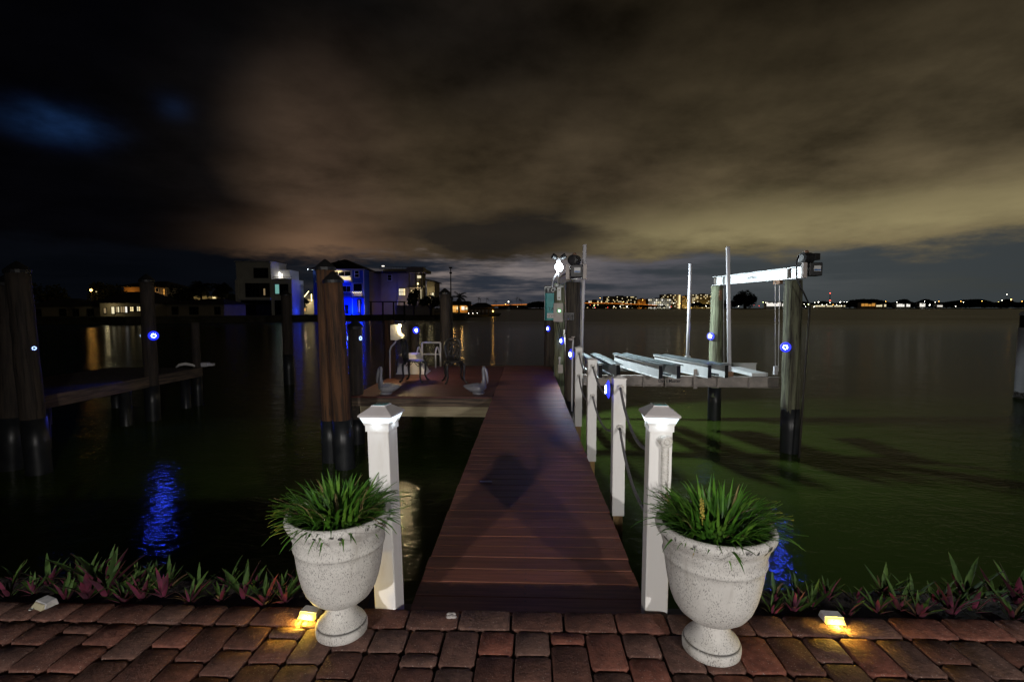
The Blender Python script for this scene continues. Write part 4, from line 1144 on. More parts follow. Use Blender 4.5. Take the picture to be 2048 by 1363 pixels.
h.box('terrace_bench', 'white_paint', 546, 570, 555.5, 558, 1.2, 2.2)
lamp('side_washer', h.t, (h.x(589), 2.0, .8), 14, (.01, .05, 1), .2)
# --- low passage between the white and the blue house
g = House('low_house', 'low house with lit eaves and steps between the white and blue houses', 'house', 610, 112)
g.box('wall', 'cream_wall', 597, 634, 598, 630, 0, 6)
g.box('roof', 'roof_dark', 594, 636, 588, 597.9, -.8, 7)
g.window(606, 612, 613, 622, 0, 'win_orange', 'frame_dark')
g.box('porch_beam', 'cream_wall', 600, 632, 603, 608, -.5, -.003)
m = MB()
for i in range(9): m.bar((g.x(606 + i * 2), -1.5, g.z(604 - i * 2.4)), (g.x(608 + i * 2), -1.5, g.z(601.6 - i * 2.4)), .12, .10)
m.build('stair_light', 'bulb_warm', g.t)
lamp('porch_lamp', g.t, (g.x(618), -2.0, g.z(606)), 220, (1, .85, .5), .2)
g.box('lantern', 'bulb_warm', 626.3, 627.4, 588, 602, -1.0, -.9)

# --- blue house
h = House('blue_house', 'tall blue house with a hipped roof, string-lit balconies and blue floodlighting', 'house', 680, 98)
h.box('wall', 'blue_siding', 628, 729, 538, 632, 0, 8)
x0, x1, z0, zt_ = h.x(622), h.x(734), h.z(538), h.z(515)
m = MB(); m.add([(x0, -.9, z0), (x1, -.9, z0), (x1, 9, z0), (x0, 9, z0), (h.x(679), 3.5, zt_), (h.x(682), 4.5, zt_)], [(0, 1, 4), (1, 2, 5, 4), (2, 3, 5), (3, 0, 4, 5), (3, 2, 1, 0)])
rf = m.build('roof', 'roof_dark', h.t)
MB().prism([(h.x(668), h.z(530)), (h.x(694), h.z(530)), (h.x(681), h.z(521))], -.6, 2).build('dormer', 'roof_dark', rf)
MB().box(x0, x1, -1.0, -.9, z0 - .25, z0 + .02).build('gutter', 'frame_white', rf)
m = MB(); m.bar((x0, -1, z0 - .1), (x0 + .6, 6, z0 + .05), .12, .15); m.build('eave_light', 'bulb_cool', rf)
h.box('balcony_recess', 'cream_wall', 640, 704, 540.5, 562, -.10, -.003)
h.window(643, 703, 543, 551.5, -.11, 'glass_dark', 'frame_white', 5)
h.bulbs(640, 703.5, 553, -.9, n=30)
h.box('balcony_panel', 'win_warm', 650, 703, 554.5, 560.5, -.16, -.11)
h.rail(640, 704, 553, 561, -.8, 'frame_white', 22)
h.box('balcony_slab', 'frame_white', 636, 706, 562, 564.5, -.95, -.003)
h.window(711.5, 719, 541.5, 554, 0, 'glass_dark', 'frame_white', 1, 2, .12)
h.window(678, 702, 572, 583, 0, 'glass_dark', 'frame_white', 3)
h.rail(672, 703, 583, 592, -.6, 'frame_white', 10)
h.box('balcony_slab', 'blue_siding', 660, 704, 592.5, 594.5, -.8, -.003)
h.window(708, 725, 567, 582, 0, 'glass_dark', 'frame_white', 1)
h.bulbs(707.5, 725.5, 584, -.7, n=9)
h.box('balcony_panel', 'win_dim', 708, 725, 585, 592, -.08, -.03)
h.rail(707, 726, 584, 592, -.6, 'frame_white', 7)
h.box('corner_trim', 'frame_white', 704.5, 706, 540, 630, -.14, -.004)
h.box('corner_trim', 'frame_white', 727.6, 729.2, 540, 630, -.14, -.004)
h.box('band_course', 'blue_siding', 640, 729, 594.6, 596.5, -.3, -.005)
h.box('door', 'glass_dark', 690, 697, 609.5, 627, -.08, -.004)
d = h.box('entry_door', 'door_wood', 714.5, 722.5, 598, 627, -.09, -.004)
MB().box(h.x(718), h.x(719.6), -.13, -.091, h.z(624), h.z(600)).build('door_glass', 'win_dim', d)
m = MB(); m.bar((h.x(682), -1.2, 0), (h.x(684), -1.2, h.z(590)), .12, .12); m.bar((h.x(686), -1.2, 0), (h.x(685), -1.2, h.z(592)), .10, .10)
for q in (596, 602, 608, 614): m.bar((h.x(680), -1.2, h.z(q)), (h.x(687), -1.2, h.z(q)), .10, .12)
m.build('mast_stair', 'frame_white', h.t)
h.box('plinth_step', 'frame_white', 660, 730, 629, 631, -1.6, -.01)
for q, w_ in ((665, 130), (694, 330), (708.5, 300), (726, 110)):
    m = h.box('wall_washer', 'black_plastic', q - .8, q + .8, 627, 629, -1.7, -1.4)
    lamp('blue_washer', h.t, (h.x(q), -1.35, 1.0), w_, (.003, .035, 1), .15)
lamp('balcony_lamp', h.t, (h.x(680), -.7, h.z(543)), 45, (1, .78, .35), .2)
lamp('balcony_lamp', h.t, (h.x(690), -1.6, h.z(566)), 70, (.005, .04, 1), .2)

# --- pale stuccoed house with terraces
h = House('stucco_house', 'pale stucco house with roof terrace and a blue-washed wall', 'house', 800, 100)
h.box('side_block', 'tan_wall', 733, 762, 541, 632, 1.5, 8)
h.box('wall', 'cream_wall', 762.05, 796, 546, 632, .5, 8)
h.box('front_block', 'cream_wall', 796.05, 838, 546, 632, 0, 8)
h.box('roof_slab', 'roof_dark', 752, 838, 543, 545.9, -.7, 8.5)
h.box('roof_terrace', 'tan_wall', 765, 851, 537.5, 542.9, 1, 7.5)
h.rail(758, 851, 532, 537.4, .9, 'frame_dark', 16)
h.box('roof_lantern', 'bulb_white', 763.5, 768, 530.5, 532.0, .6, .9)
h.box('chimney_stack', 'tan_wall', 818, 830, 532, 540, 2, 4)
h.window(775.5, 783, 549.5, 560, .5, 'glass_dark', 'frame_white', 1, 2, .10)
h.window(798.5, 811, 577, 590.5, 0, ['win_pale', 'win_pale', 'win_warm'], 'frame_dark', 3, 2, .10)
h.box('downpipe', 'frame_white', 795.2, 796.4, 600, 631, -.2, -.05)
h.box('terrace_slab', 'cream_wall', 820, 850, 572, 575, -2.2, -.004)
h.box('terrace_slab', 'cream_wall', 820, 850, 598, 601, -2.2, -.004)
for q in (822, 835, 846.5): h.box('column', 'cream_wall', q, q + 2.2, 545, 631, -2.1, -1.5)
h.box('terrace_roof', 'cream_wall', 819, 852, 536, 546, -2.4, -.005)
h.window(822.5, 827, 580, 597, -.02, 'win_warm', 'frame_dark')
h.window(833, 846, 578, 597, -.02, ['win_dim', 'glass_dark', 'win_pale'], 'frame_dark', 3)
h.box('lit_room', 'win_pale', 835.5, 846, 551, 556, -.12, -.02)
h.box('lantern', 'bulb_warm', 836, 838, 566, 569, -.5, -.3)
h.box('end_block', 'cream_wall', 852.05, 868, 562, 610, 1, 8)
m = MB(); m.prism([(h.x(846), h.z(556)), (h.x(871), h.z(561.5)), (h.x(871), h.z(563.5)), (h.x(846), h.z(558.5))], .6, 9); m.build('end_roof', 'roof_dark', h.t)
h.window(858, 866, 585, 601, 1, ['win_dim', 'win_pale'], 'frame_dark', 2)
h.box('garden_wall', 'tan_wall', 800, 872, 610.5, 631, -3, -2.6)
lamp('blue_washer', h.t, (h.x(790), -1.9, h.z(585)), 45, (.005, .04, 1), .15)
lamp('warm_washer', h.t, (h.x(746), -1.6, 1.2), 18, (1, .55, .25), .2)
lamp('warm_washer', h.t, (h.x(814), -2.4, h.z(606)), 45, (1, .8, .5), .2)
lamp('terrace_lamp', h.t, (h.x(840), -1.2, h.z(577)), 45, (1, .8, .45), .15)
lamp('end_lamp', h.t, (h.x(861), -.6, h.z(583)), 35, (1, .85, .45), .15)
t = thing('boat_dock_frame', 'dark timber dock frame standing before the pale stucco house', 'dock', CW(755, 93, ZS), PSI)
for q in (-1.2, 1.0, 3.0, 5.0): MB().bar((q, 0, -1.6), (q, 0, 2.4), .25, .25, up=(0, 1, 0)).build('pile', 'pile_dark', t)
MB().box(-1.5, 5.2, -.15, .15, 2.41, 2.6).build('crossbeam', 'pile_dark', t)

# --- low houses further along the bank
h = House('bungalow', 'low bungalow with a row of bright windows by the water', 'house', 250, 82)
h.box('wall', 'cream_wall', 200, 300, 606, 640, 0, 7)
x0, x1 = h.x(192), h.x(306)
m = MB(); m.add([(x0, -1.2, h.z(606)), (x1, -1.2, h.z(606)), (x1, 8, h.z(606)), (x0, 8, h.z(606)), (h.x(226), 3.4, h.z(582)), (h.x(282), 3.4, h.z(582))], [(0, 1, 5, 4), (1, 2, 5), (2, 3, 4, 5), (3, 0, 4), (3, 2, 1, 0)])
m.build('roof', 'roof_dark', h.t)
h.window(223.5, 229.5, 613.5, 627, 0, 'win_pale', 'frame_dark'); h.window(232, 239, 613.5, 624, 0, ['win_dim', 'win_pale'], 'frame_dark', 2)
h.window(241.5, 255, 613, 624.5, 0, ['win_dim', 'win_dim', 'win_white'], 'frame_dark', 3); h.window(261, 267.5, 613.5, 622, 0, ['win_warm', 'win_warm'], 'frame_dark', 2, 2)
h.window(274.5, 281, 613, 621.5, 0, ['win_pale', 'win_warm'], 'frame_dark', 2, 2); h.window(208, 213, 616, 626, 0, 'win_dim', 'frame_dark')
lamp('eave_lamp', h.t, (h.x(226), -1.4, h.z(613)), 28, (1, .85, .45), .1)
h = House('two_storey_house', 'two-storey house with an orange-lit wall above the bungalow roof', 'house', 300, 118)
h.box('wall', 'orange_wall', 250, 316, 574, 632, 0, 8); h.box('wing', 'cream_wall', 316.05, 341, 575, 632, -1, 8)
x0, x1 = h.x(238), h.x(346)
m = MB(); m.add([(x0, -1.6, h.z(573.5)), (x1, -1.6, h.z(573.5)), (x1, 9, h.z(573.5)), (x0, 9, h.z(573.5)), (h.x(276), 3.4, h.z(561)), (h.x(318), 3.4, h.z(561))], [(0, 1, 5, 4), (1, 2, 5), (2, 3, 4, 5), (3, 0, 4), (3, 2, 1, 0)])
m.build('roof', 'roof_dark', h.t)
h.window(320, 325, 577, 583, -1, 'glass_dark', 'frame_white'); h.window(334, 337.5, 578, 589, -1, 'win_orange', 'frame_dark', 1, 2)
for q, e in ((264, 60), (310, 40)): lamp('orange_washer', h.t, (h.x(q), -1.8, h.z(583)), e, (1, .5, .12), .2)
lamp('wing_washer', h.t, (h.x(330), -2.6, h.z(592)), 16, (1, .62, .3), .2)
h = House('lit_block', 'pale yellow-lit flat-roofed block behind the palms', 'house', 370, 150)
h.box('wall', 'cream_wall', 339, 374, 578, 632, 0, 10); h.box('wing', 'cream_wall', 374.05, 432, 592, 632, 1, 10)
h.window(341, 344.5, 581, 585, 0, 'glass_dark', 'frame_dark'); h.window(350.5, 356, 582, 584.5, 0, 'glass_dark', 'frame_dark', 2); h.window(351, 357, 586.5, 589, 0, 'glass_dark', 'frame_dark', 2)
h.box('lit_panel', 'win_warm', 422, 429, 593, 598.5, .9, 1.0)
h.box('lantern', 'bulb_white', 376, 381, 580, 582, -.5, -.2)
for q, e in ((348, 120), (366, 170), (392, 130), (418, 130)): lamp('yellow_washer', h.t, (h.x(q), -3.5, h.z(596)), e, (1, .78, .32), .2)
h = House('dark_bungalow', 'dark low bungalow with a broad roof below the palms', 'house', 400, 86)
h.box('wall', 'tan_wall', 330, 448, 608, 640, 0, 7)
x0, x1 = h.x(322), h.x(456)
m = MB(); m.add([(x0, -1.2, h.z(608)), (x1, -1.2, h.z(608)), (x1, 8, h.z(608)), (x0, 8, h.z(608)), (h.x(396), 3.4, h.z(596)), (h.x(424), 3.4, h.z(596))], [(0, 1, 5, 4), (1, 2, 5), (2, 3, 4, 5), (3, 0, 4), (3, 2, 1, 0)])
m.build('roof', 'roof_dark', h.t)
h.window(345, 356, 614, 628, 0, 'glass_dark', 'frame_dark', 2); h.window(380, 396, 614, 628, 0, 'glass_dark', 'frame_dark', 3); h.window(430, 440, 614, 628, 0, 'glass_dark', 'frame_dark', 2)
for q0, q1, r_, lb in ((60, 150, 596, 'dark unlit bungalow with a shallow roof, farthest along the bank'), (135, 205, 600, 'dark unlit bungalow beside the street lamp')):
    h = House('dark_bungalow', lb, 'house', (q0 + q1) / 2, 84)
    h.box('wall', 'tan_wall', q0, q1, 612, 640, 0, 7)
    x0, x1 = h.x(q0 - 6), h.x(q1 + 6)
    m = MB(); m.add([(x0, -1, h.z(612)), (x1, -1, h.z(612)), (x1, 8, h.z(612)), (x0, 8, h.z(612)), (h.x(q0 + 25), 3.4, h.z(r_)), (h.x(q1 - 25), 3.4, h.z(r_))], [(0, 1, 5, 4), (1, 2, 5), (2, 3, 4, 5), (3, 0, 4), (3, 2, 1, 0)])
    m.build('roof', 'roof_dark', h.t)
    h.window(q0 + 12, q0 + 22, 618, 632, 0, 'glass_dark', 'frame_dark', 2); h.window(q1 - 30, q1 - 18, 618, 632, 0, 'glass_dark', 'frame_dark', 2)

# --- trees and palms
def palm(px, py_top, D, label, seed, nf=26, fl=3.2, zg=ZS):
    rg = random.Random(seed); b = CW(px, D, zg); H = ZAT(py_top, D) - zg
    t = thing('palm_tree', label, 'palm', b, rg.uniform(0, 6))
    k = MB(); k.tube([(0, 0, 0), (.1, .05, H * .3), (.12, .05, H * .7), (.05, 0, H)], [.28, .22, .19, .17], 8); k.build('trunk', 'bark', t, smooth=True)
    m = MB()
    for i in range(nf):
        a = rg.uniform(0, 6.28); e = R(rg.uniform(-25, 75)); L = fl * rg.uniform(.8, 1.1); hd = Vector((math.cos(a), math.sin(a), 0)); sd = Vector((-hd.y, hd.x, 0))
        p = Vector((.05, 0, H)); S = 10; prev = p; sp = []
        for s in range(S + 1):
            sp.append(p.copy()); an = e - 1.5 * (s / S) ** 1.3; p = p + (hd * math.cos(an) + Vector((0, 0, math.sin(an)))) * (L / S)
        m.tube(sp, [.03 - .002 * s for s in range(S + 1)], 4)
        for s in range(1, S):
            for sg in (-1, 1):
                for q in (0, .5):
                    c = sp[s].lerp(sp[s + 1], q); d = (sp[s + 1] - sp[s]).normalized(); ll = .75 * math.sin(math.pi * (s + .6) / (S + 1)) + .12
                    tip = c + sd * sg * ll * .75 + d * ll * .5 + Vector((0, 0, -ll * .45)); w_ = d * .06
                    m.add([c - w_, c + w_, tip], [(0, 1, 2)])
    m.build('crown', 'palm_leaf', t)
def tree(name, px, D, H, wd, label, seed, zg=ZS, n=900, ls=.35, group=None):
    rg = random.Random(seed); t = thing(name, label, 'tree', CW(px, D, zg), 0, group)
    k = MB(); k.tube([(0, 0, 0), (0, 0, H * .35), (.1, 0, H * .6)], [wd * .06, wd * .05, wd * .03], 7)
    for i in range(4): a = i * 1.6; k.tube([(0, 0, H * .3), (wd * .2 * math.cos(a), wd * .2 * math.sin(a), H * .55), (wd * .33 * math.cos(a), wd * .33 * math.sin(a), H * .7)], [wd * .035, wd * .025, wd * .012], 5)
    k.build('trunk', 'bark', t)
    m = MB(); lobes = [(rg.uniform(-.33, .33) * wd, rg.uniform(-.33, .33) * wd, H * rg.uniform(.40, .84), wd * rg.uniform(.14, .24)) for _ in range(13)]
    for i in range(n):
        lx, ly, lz, lr = rg.choice(lobes); v = Vector((rg.gauss(0, 1), rg.gauss(0, 1), rg.gauss(0, .8))).normalized() * lr * rg.uniform(.6, 1.06)
        c = Vector((lx, ly, lz)) + v; u = Vector((rg.gauss(0, 1), rg.gauss(0, 1), rg.gauss(0, 1))).normalized(); w_ = u.orthogonal().normalized(); s = ls * rg.uniform(.6, 1.3)
        m.add([c - u * s, c + w_ * s * .6, c + u * s, c - w_ * s * .6], [(0, 1, 2, 3)])
    m.build('crown', 'leaf_dark', t)
palm(402, 576, 100, 'thick-crowned palm rising over the dark bungalow, before the lit wing', 1, 60, 2.4)
palm(444, 579, 98, 'thick-crowned palm between the lit block and the white house', 2, 60, 2.3)
palm(918, 595, 125, 'slim palm with drooping fronds by the orange-lit restaurant', 3, 16, 2.6)
palm(12, 596, 110, 'dim palm far along the dark bank', 4, 20, 2.4)
tree('round_tree', 370, 105, 6.3, 5.2, 'round clipped tree silhouetted before the yellow-lit block', 5, ls=.28)
tree('garden_tree', 862, 97, 3.8, 4.4, 'small dark tree at the end terrace of the stucco house', 6, ls=.22)
tree('garden_tree', 828, 94, 5.4, 2.6, 'narrow dark tree before the stucco house terraces', 7, ls=.22)
tree('garden_tree', 100, 108, 6.5, 9, 'broad dark tree behind the unlit bungalows', 8)
tree('garden_tree', 225, 112, 7.5, 8, 'dark tree between the street lamp and the orange-lit house', 9)
tree('garden_tree', 602, 108, 4.0, 3, 'small dark tree at the corner of the white house', 10, ls=.22)
tree('garden_tree', 470, 110, 5.0, 4, 'dark tree close behind the white house', 12, ls=.3)

def lamp_post(px, py, D, label, mt, zg=ZS, r=.18, pole=True, watts=0, group=None, name='street_lamp'):
    b = CW(px, D, zg); H = ZAT(py, D) - zg
    t = thing(name, label, 'lamp', b, PSI, group)
    if pole: MB().tube([(0, .1, 0), (0, .1, max(H - r, .2))], max(.05, D * .00012), 6).build('pole', 'frame_dark', t)
    MB().ball((0, 0, H), r, 8, 6).build('lamp_head', mt, t)
    if watts: lamp('bulb', t, (0, -r - .3, H), watts, tuple(M[mt].node_tree.nodes['Principled BSDF'].inputs['Emission Color'].default_value[:3]), r)
lamp_post(184, 580, 105, 'glowing orange-white street lamp above the unlit bungalows', 'lamp_orange', r=.22, watts=60)
t = thing('lit_window_tower', 'small tower with two stacked lit windows beside the street lamp', 'building', CW(194, 118, ZS), PSI)
zz1 = ZAT(582, 118) - ZS
MB().box(-1.2, 1.2, 0, 2, 0, zz1 + .6).build('wall', 'tan_wall', t)
for q in (584.5, 591): MB().box(-.16, .2, -.06, -.003, ZAT(q + 3, 118) - ZS, ZAT(q - 2, 118) - ZS).build('window', 'win_warm', t)
t = thing('light_mast', 'tall mast with a floodlight frame against the dusk sky', 'mast', CW(902, 180, ZS), PSI)
zm = ZAT(536, 180) - ZS
MB().tube([(0, 0, 0), (0, 0, zm)], [.28, .16], 8).build('pole', 'alum_dull', t)
m = MB(); m.box(-.6, .6, -.2, .2, zm - .1, zm + .4); m.box(-.45, .45, -.25, .25, zm - 2.0, zm - 1.4); m.build('floodlight_frame', 'frame_dark', t)

# --- point with restaurant, boathouse
m = MB(); q = [CW(880, 150, 0), CW(935, 128, 0), CW(998, 150, 0), CW(1002, 190, 0), CW(870, 330, 0)]
m.add([(p.x, p.y, ZW + .5) for p in q] + [(p.x, p.y, ZW - 1) for p in q], [(0, 1, 2, 3, 4)] + [(i, (i + 1) % 5, (i + 1) % 5 + 5, i + 5) for i in range(5)])
struct(m.build('point_ground', 'shore_ground'))
h = House('restaurant', 'low waterfront restaurant glowing orange under its roof', 'building', 920, 150)
h.box('wall', 'orange_wall', 903, 936, 612, 632, 0, 8); h.box('roof', 'roof_dark', 900, 938, 602, 611.8, -1.5, 9)
h.window(905, 912, 613, 624, 0, 'win_orange', 'frame_dark', 2); h.window(913, 919, 613, 619, 0, 'win_pale', 'frame_dark', 2); h.window(923, 929, 612.5, 619.5, 0, 'win_white', 'frame_dark', 2)
h.window(931, 935, 614, 619, 0, 'win_pale', 'frame_dark'); h.box('awning', 'win_orange', 904, 934, 610.8, 612.2, -1.55, -1.5)
for q, e in ((908, 130), (924, 150)): lamp('porch_lamp', h.t, (h.x(q), -1.2, h.z(614)), e, (1, .55, .15), .2)
t = thing('boathouse', 'dark hip-roofed boathouse on stilts at the point', 'boathouse', CW(962, 140, ZW), PSI)
for i in range(7):
    for yy in (0, 4): MB().tube([(-3.2 + i * 1.05, yy, -1), (-3.2 + i * 1.05, yy, 2.6)], .12, 6).build('stilt', 'pile_dark', t)
zb = ZAT(614, 140) - ZW; zt_ = ZAT(605, 140) - ZW
m = MB(); m.add([(-3.8, -.6, zb), (4.0, -.6, zb), (4.0, 5, zb), (-3.8, 5, zb), (-1.2, 2.2, zt_), (1.3, 2.2, zt_)], [(0, 1, 5, 4), (1, 2, 5), (2, 3, 4, 5), (3, 0, 4), (3, 2, 1, 0)]); m.build('roof', 'roof_dark', t)
MB().box(-3.4, 3.6, 0, 4.4, 2.2, zb - .01).build('wall', 'pile_dark', t)
lamp_post(986, 622, 139, 'warm dock lamp at the end of the boathouse', 'lamp_orange', ZW + .4, .16, True, 25)
for q, lb in ((937, 'small pale blue dock lamp at the water under the boathouse, one of three'), (945.5, None), (954.5, None)):
    lamp_post(q, 626, 137, 'small pale blue dock lamp at the water before the boathouse', 'lamp_white', ZW, .05, True, 0, 'dock lamps under the boathouse')

# ================================================================== FAR SHORE OF THE BAY
DF = 1150; ZF = ZW + .6
m = MB(); a = [CW(960, 620, 0), CW(1050, 760, 0), CW(1085, 900, 0), CW(1200, 1020, 0), CW(1330, 1080, 0), CW(1620, 1120, 0), CW(2200, 1120, 0), CW(5200, 1120, 0), CW(5200, 3200, 0), CW(700, 3200, 0), CW(900, 620, 0)]
k = len(a)
m.add([(p.x, p.y, ZF) for p in a] + [(p.x, p.y, ZW - 2) for p in a], [tuple(range(k))] + [(i, (i + 1) % k, (i + 1) % k + k, i + k) for i in range(k)])
struct(m.build('far_shore', 'shore_ground'))
def treeline(name, spans, label, seed, ls):
    rg = random.Random(seed); m = MB()
    for p0, p1, D, y0, y1, cnt in spans:
        for i in range(cnt):
            px = rg.uniform(p0, p1); top = (y0 + y1) / 2 + (y1 - y0) / 2 * math.sin(px * .09 + 2 * math.sin(px * .031)) ; py = 614.5 - (614.5 - top) * rg.random() ** .6
            c = AT(px, py, D + rg.uniform(0, 25)); u = Vector((rg.gauss(0, 1), rg.gauss(0, 1), rg.gauss(0, 1))).normalized(); w_ = u.orthogonal().normalized(); s = ls * rg.uniform(.6, 1.3)
            m.add([c - u * s, c + w_ * s * .7, c + u * s, c - w_ * s * .7], [(0, 1, 2, 3)])
    return stuff(tag(m.build(name, 'leaf_dark'), label, 'trees'))
treeline('far_woodland', [(1600, 1700, 1160, 603, 607, 2500), (1700, 2150, 1150, 599, 606, 16000), (2150, 3000, 1150, 599, 606, 9000)], 'dark continuous belt of trees along the far shore', 3, 3.4)
treeline('mangrove_belt', [(1055, 1100, 760, 604, 609, 900), (1380, 1470, 1130, 605, 609, 1200), (1165, 1330, 1085, 611, 613, 900), (998, 1060, 660, 611.5, 613.5, 500)], 'low dark mangroves under the bridge and apartment towers', 4, 2.2)
tree('oak_tree', 1490, 1000, 31, 52, 'huge round dark tree alone on the far shore', 31, ZF, 2600, 2.4)
tree('oak_tree', 1462, 1060, 18, 24, 'smaller dark tree beside the huge round one on the far shore', 32, ZF, 900, 1.8)

def tower(p0, p1, ytop, D, label, mt, nx, ny, seed, frac, mats, dep=18, wash=None, ybot=612):
    rg = random.Random(seed); px0 = (p0 + p1) / 2
    t = thing('apartment_block', label, 'building', CW(px0, D, ZF), PSI)
    w_ = (p1 - p0) * D / 1000; H = ZAT(ytop, D) - ZF
    MB().box(-w_ / 2, w_ / 2, 0, dep, 0, H).build('wall', mt, t)
    MB().box(-w_ * .12, w_ * .1, 3, dep - 3, H, H + 2.6).build('roof_plant', 'roof_dark', t)
    MB().box(-w_ / 2 - .4, w_ / 2 + .4, -.4, dep, H, H + .5).build('parapet', mt, t)
    for mi, mm in enumerate(mats):
        m = MB(); cnt = 0
        for i in range(nx):
            for j in range(ny):
                if rg.random() < frac / len(mats):
                    cxw = -w_ / 2 + w_ * (i + .5) / nx; czw = H * (j + .55) / ny; hw, hh = w_ / nx * .30, H / ny * .28
                    m.box(cxw - hw, cxw + hw, -.35, -.003, czw - hh, czw + hh); cnt += 1
        if cnt: stuff(m.build('lit_window', mm, t))
    if wash:
        for u in (-.3, 0, .3): lamp('facade_washer', t, (w_ * u, -14, 5), wash[1], wash[0], 1)
    for j in range(1, ny): MB().box(-w_ / 2 - .2, w_ / 2 + .2, -.7, -.36, H * j / ny - .15, H * j / ny + .15).build('balcony_slab', mt, t)
tower(1173, 1208, 601, 1150, 'low block with a bright sign-lit corner at the bridge', 'tan_wall', 10, 3, 1, .3, ['win_warm', 'win_white'])
tower(1208, 1273, 592.5, 1350, 'wide grey apartment tower above the bridge', 'tan_wall', 26, 8, 2, .28, ['win_pale', 'win_warm'])
tower(1274, 1295, 598, 1250, 'orange-lit block beside the wide grey tower', 'orange_wall', 8, 4, 3, .25, ['win_orange', 'win_warm'], wash=((1, .5, .12), 1800))
tower(1296, 1341, 597.5, 1150, 'brilliantly lit white hotel of four floors at the bridge foot', 'white_paint', 12, 4, 4, .55, ['win_white', 'win_pale'], wash=((1, .95, .72), 1500))
tower(1322, 1360, 589, 1400, 'grey tower with one yellow-lit corner behind the white hotel', 'tan_wall', 13, 9, 5, .22, ['win_pale', 'win_warm'])
t = thing('lit_stair_core', 'yellow-lit stair core at the corner of the grey tower', 'building', CW(1358.5, 1395, ZF), PSI)
MB().box(-2.2, 2.2, -1.2, 0, 0, ZAT(589.5, 1395) - ZF).build('glazing', 'win_warm', t)
tower(1364, 1380, 592, 1400, 'narrow yellow tower between the grey and the broad yellow one', 'cream_wall', 6, 8, 6, .4, ['win_warm', 'win_orange'], wash=((1, .7, .2), 2000))
tower(1384, 1428, 588.5, 1380, 'broad yellow-lit apartment tower near the lift piling', 'cream_wall', 14, 9, 7, .38, ['win_warm', 'win_pale'], wash=((1, .68, .18), 2000))
# bridge
t = thing('road_bridge', 'long low road bridge glowing orange across the bay', 'bridge', CW(1080, 1000, ZW), 0)
bb = t.location
bp_ = [(900, 640), (985, 700), (1040, 800), (1080, 900), (1110, 980), (1157, 1040), (1210, 1060), (1260, 1075), (1312, 1095)]
yy = [613, 612, 610.5, 609, 607.5, 606.8, 607.3, 608.8, 611.3]
pts = [AT(a_, y_, d_) for (a_, d_), y_ in zip(bp_, yy)]
m = MB(); 
for i in range(len(pts) - 1): m.bar(pts[i] - bb, pts[i + 1] - bb, 14, 1.3)
m.build('deck', 'asphalt', t)
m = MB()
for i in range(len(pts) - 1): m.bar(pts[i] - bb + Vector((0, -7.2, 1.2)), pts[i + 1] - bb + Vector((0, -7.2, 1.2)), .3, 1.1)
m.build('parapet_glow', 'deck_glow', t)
for i in range(3, len(pts) - 1):
    for u in (0, .5):
        c = pts[i].lerp(pts[i + 1], u) - bb; MB().box(c.x - 1.2, c.x + 1.2, c.y - 4, c.y + 4, -2, c.z - .66).build('pier', 'concrete', t)
# boats, cars and lamps: one lamp each
LP = [(1200, 596, 'o'), (1285, 600, 'o'), (1254, 613.2, 'W'), (1240, 612.5, 'w'), (1228, 612.6, 'w'), (1246, 603.5, 'o'), (1188, 611, 'g'), (1180, 609.5, 'r'), (1190.5, 615, 'r'), (1215.5, 614.6, 'r'),
      (1017, 603, 'W'), (1011, 608, 'o'), (1035, 613.6, 'w'), (1342, 613, 'r'), (1347, 606, 'w'), (1360, 607, 'o'), (1388, 605, 'w'), (1412, 612, 'w'), (1422, 613, 'o'),
      (1477, 612, 'w'), (1486, 612, 'w'), (1493, 611, 'w'), (1500, 612, 'g'), (1508, 609, 'r'), (1518, 611.5, 'r'), (1526, 604, 'g'), (1531, 605, 'w'),
      (1608, 608, 'w'), (1617, 608, 'G'), (1629, 605, 'w'), (1636.5, 604, 'W'), (1611, 613, 'w'), (1628, 613, 'w'), (1644, 609, 'w'), (1653, 609, 'w'), (1659.5, 605, 'w'), (1680, 604, 'W'), (1688, 603.5, 'w'), (1693, 603.5, 'w'), (1666, 609, 'o'), (1673, 609, 'w'), (1683, 611, 'w'),
      (1771, 602.5, 'o'), (1793, 604, 'w'), (1848.5, 602.5, 'w'), (1870, 604, 'w'), (1877, 602.5, 'o'), (1859, 609.5, 'W'), (1921, 602.5, 'o'), (1926, 604, 'w'), (1963, 602, 'o'), (1996.5, 603.5, 'o'), (2003, 600.5, 'w'), (2012, 588.5, 'w'), (2021, 599, 'O'), (2043, 602.5, 'o'), (1911, 612, 'w'), (2075, 603, 'o'), (2110, 604, 'w')]
MT = {'o': ('lamp_orange', .42, 'orange shore lamp shining across the bay'), 'O': ('lamp_orange', .95, 'brightest orange lamp on the far shore, at the wooded end'), 'w': ('lamp_white', .42, 'small white shore lamp shining across the bay'),
      'W': ('lamp_white', .85, 'bright white floodlight on the far shore'), 'g': ('lamp_green', .42, 'greenish shore lamp shining across the bay'), 'G': ('lamp_green', 1.0, 'brightest green-yellow lamp on the far shore'), 'r': ('lamp_red', .5, 'red marker lamp on the far shore')}
for px_, py_, c_ in LP:
    mt_, r_, lb = MT[c_]
    D_ = 1105 if px_ > 1340 else (1010 if px_ > 1150 else 640)
    lamp_post(px_, py_, D_, lb, mt_, ZF, r_ * D_ / 1100, True, 0, 'lamps along the far shore' + ' ' + c_, 'shore_lamp')
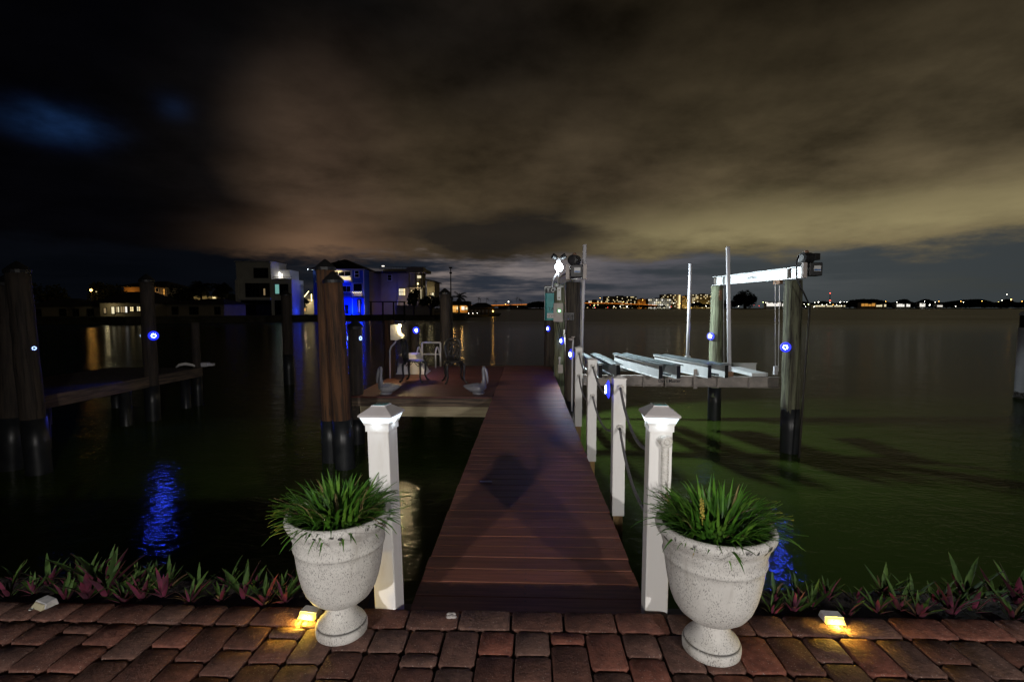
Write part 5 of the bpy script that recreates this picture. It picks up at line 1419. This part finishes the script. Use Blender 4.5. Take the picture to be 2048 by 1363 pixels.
def shop(p0, p1, y0, y1, D, label, mt, wall, seed, nx):
    t = thing('waterfront_shop', label, 'building', CW((p0 + p1) / 2, D, ZF), PSI)
    w_ = (p1 - p0) * D / 1000; z1, z0 = ZAT(y0, D) - ZF, max(.6, ZAT(y1, D) - ZF)
    MB().box(-w_ / 2, w_ / 2, 0, 12, 0, z1 + 1).build('wall', wall, t)
    MB().box(-w_ / 2 - .8, w_ / 2 + .8, -1, 12.5, z1 + 1.01, z1 + 1.6).build('roof', 'roof_dark', t)
    rg = random.Random(seed)
    for i in range(nx):
        if rg.random() < .85: MB().box(-w_ / 2 + w_ * (i + .08) / nx, -w_ / 2 + w_ * (i + .92) / nx, -.4, -.003, z0, z0 + (z1 - z0) * rg.uniform(.6, 1)).build('lit_window', mt, t)
shop(1533, 1582, 604, 612, 1120, 'long brightly lit waterfront store beside the huge round tree', 'win_white', 'white_paint', 1, 16)
shop(1622, 1690, 610, 613, 1125, 'long low lit shopfronts below the red beacon tower', 'win_pale', 'tan_wall', 2, 22)
shop(1722, 1757, 606, 612, 1125, 'dim brown waterfront building with one lit doorway', 'win_orange', 'tan_wall', 3, 5)
shop(1752, 1772, 608, 613, 1122, 'yellow-lit waterfront lawn house', 'win_pale', 'cream_wall', 4, 5)
shop(1793, 1820, 607.5, 613, 1120, 'brightly lit white pavilion on the wooded shore', 'win_white', 'white_paint', 5, 7)
shop(1839, 1850, 606, 613, 1120, 'narrow bright white house beside the floodlight', 'win_white', 'white_paint', 6, 3)
shop(1874, 1885, 609, 613, 1120, 'small white lit boathouse on the wooded shore', 'win_white', 'white_paint', 7, 2)
t = thing('beacon_tower', 'lattice radio tower with red beacons on the far shore', 'tower', CW(1659, 1180, ZF), PSI)
zt_ = ZAT(586, 1180) - ZF; m = MB()
for sx, sy in ((-1, -1), (1, -1), (1, 1), (-1, 1)): m.tube([(sx * 1.6, sy * 1.6, 0), (sx * .3, sy * .3, zt_)], .18, 5)
for i in range(9):
    u = i / 9; r_ = 1.6 - 1.3 * u; m.tube([(-r_, -r_, zt_ * u), (r_, -r_, zt_ * (u + .1))], .1, 4); m.tube([(r_, -r_, zt_ * u), (-r_, -r_, zt_ * (u + .1))], .1, 4)
m.build('lattice', 'frame_dark', t)
MB().ball((0, 0, zt_), 1.0, 8, 6).build('beacon', 'lamp_red', t); MB().ball((0, -1, zt_ * .53), 1.3, 8, 6).build('beacon', 'lamp_red', t)
for i, (px_, py_) in enumerate(((957, 597), (961, 599), (973, 598), (1034, 597), (1038, 599), (1043, 601), (1022, 603), (992, 604))):
    palm(px_, py_, 640, 'tall thin palm on the causeway far across the water', 50 + i, 12, 5.0, ZF)
for o in [o for o in bpy.data.objects if o.name.startswith('palm_tree') and o['label'].startswith('tall thin palm')]: o['group'] = 'palms on the causeway'
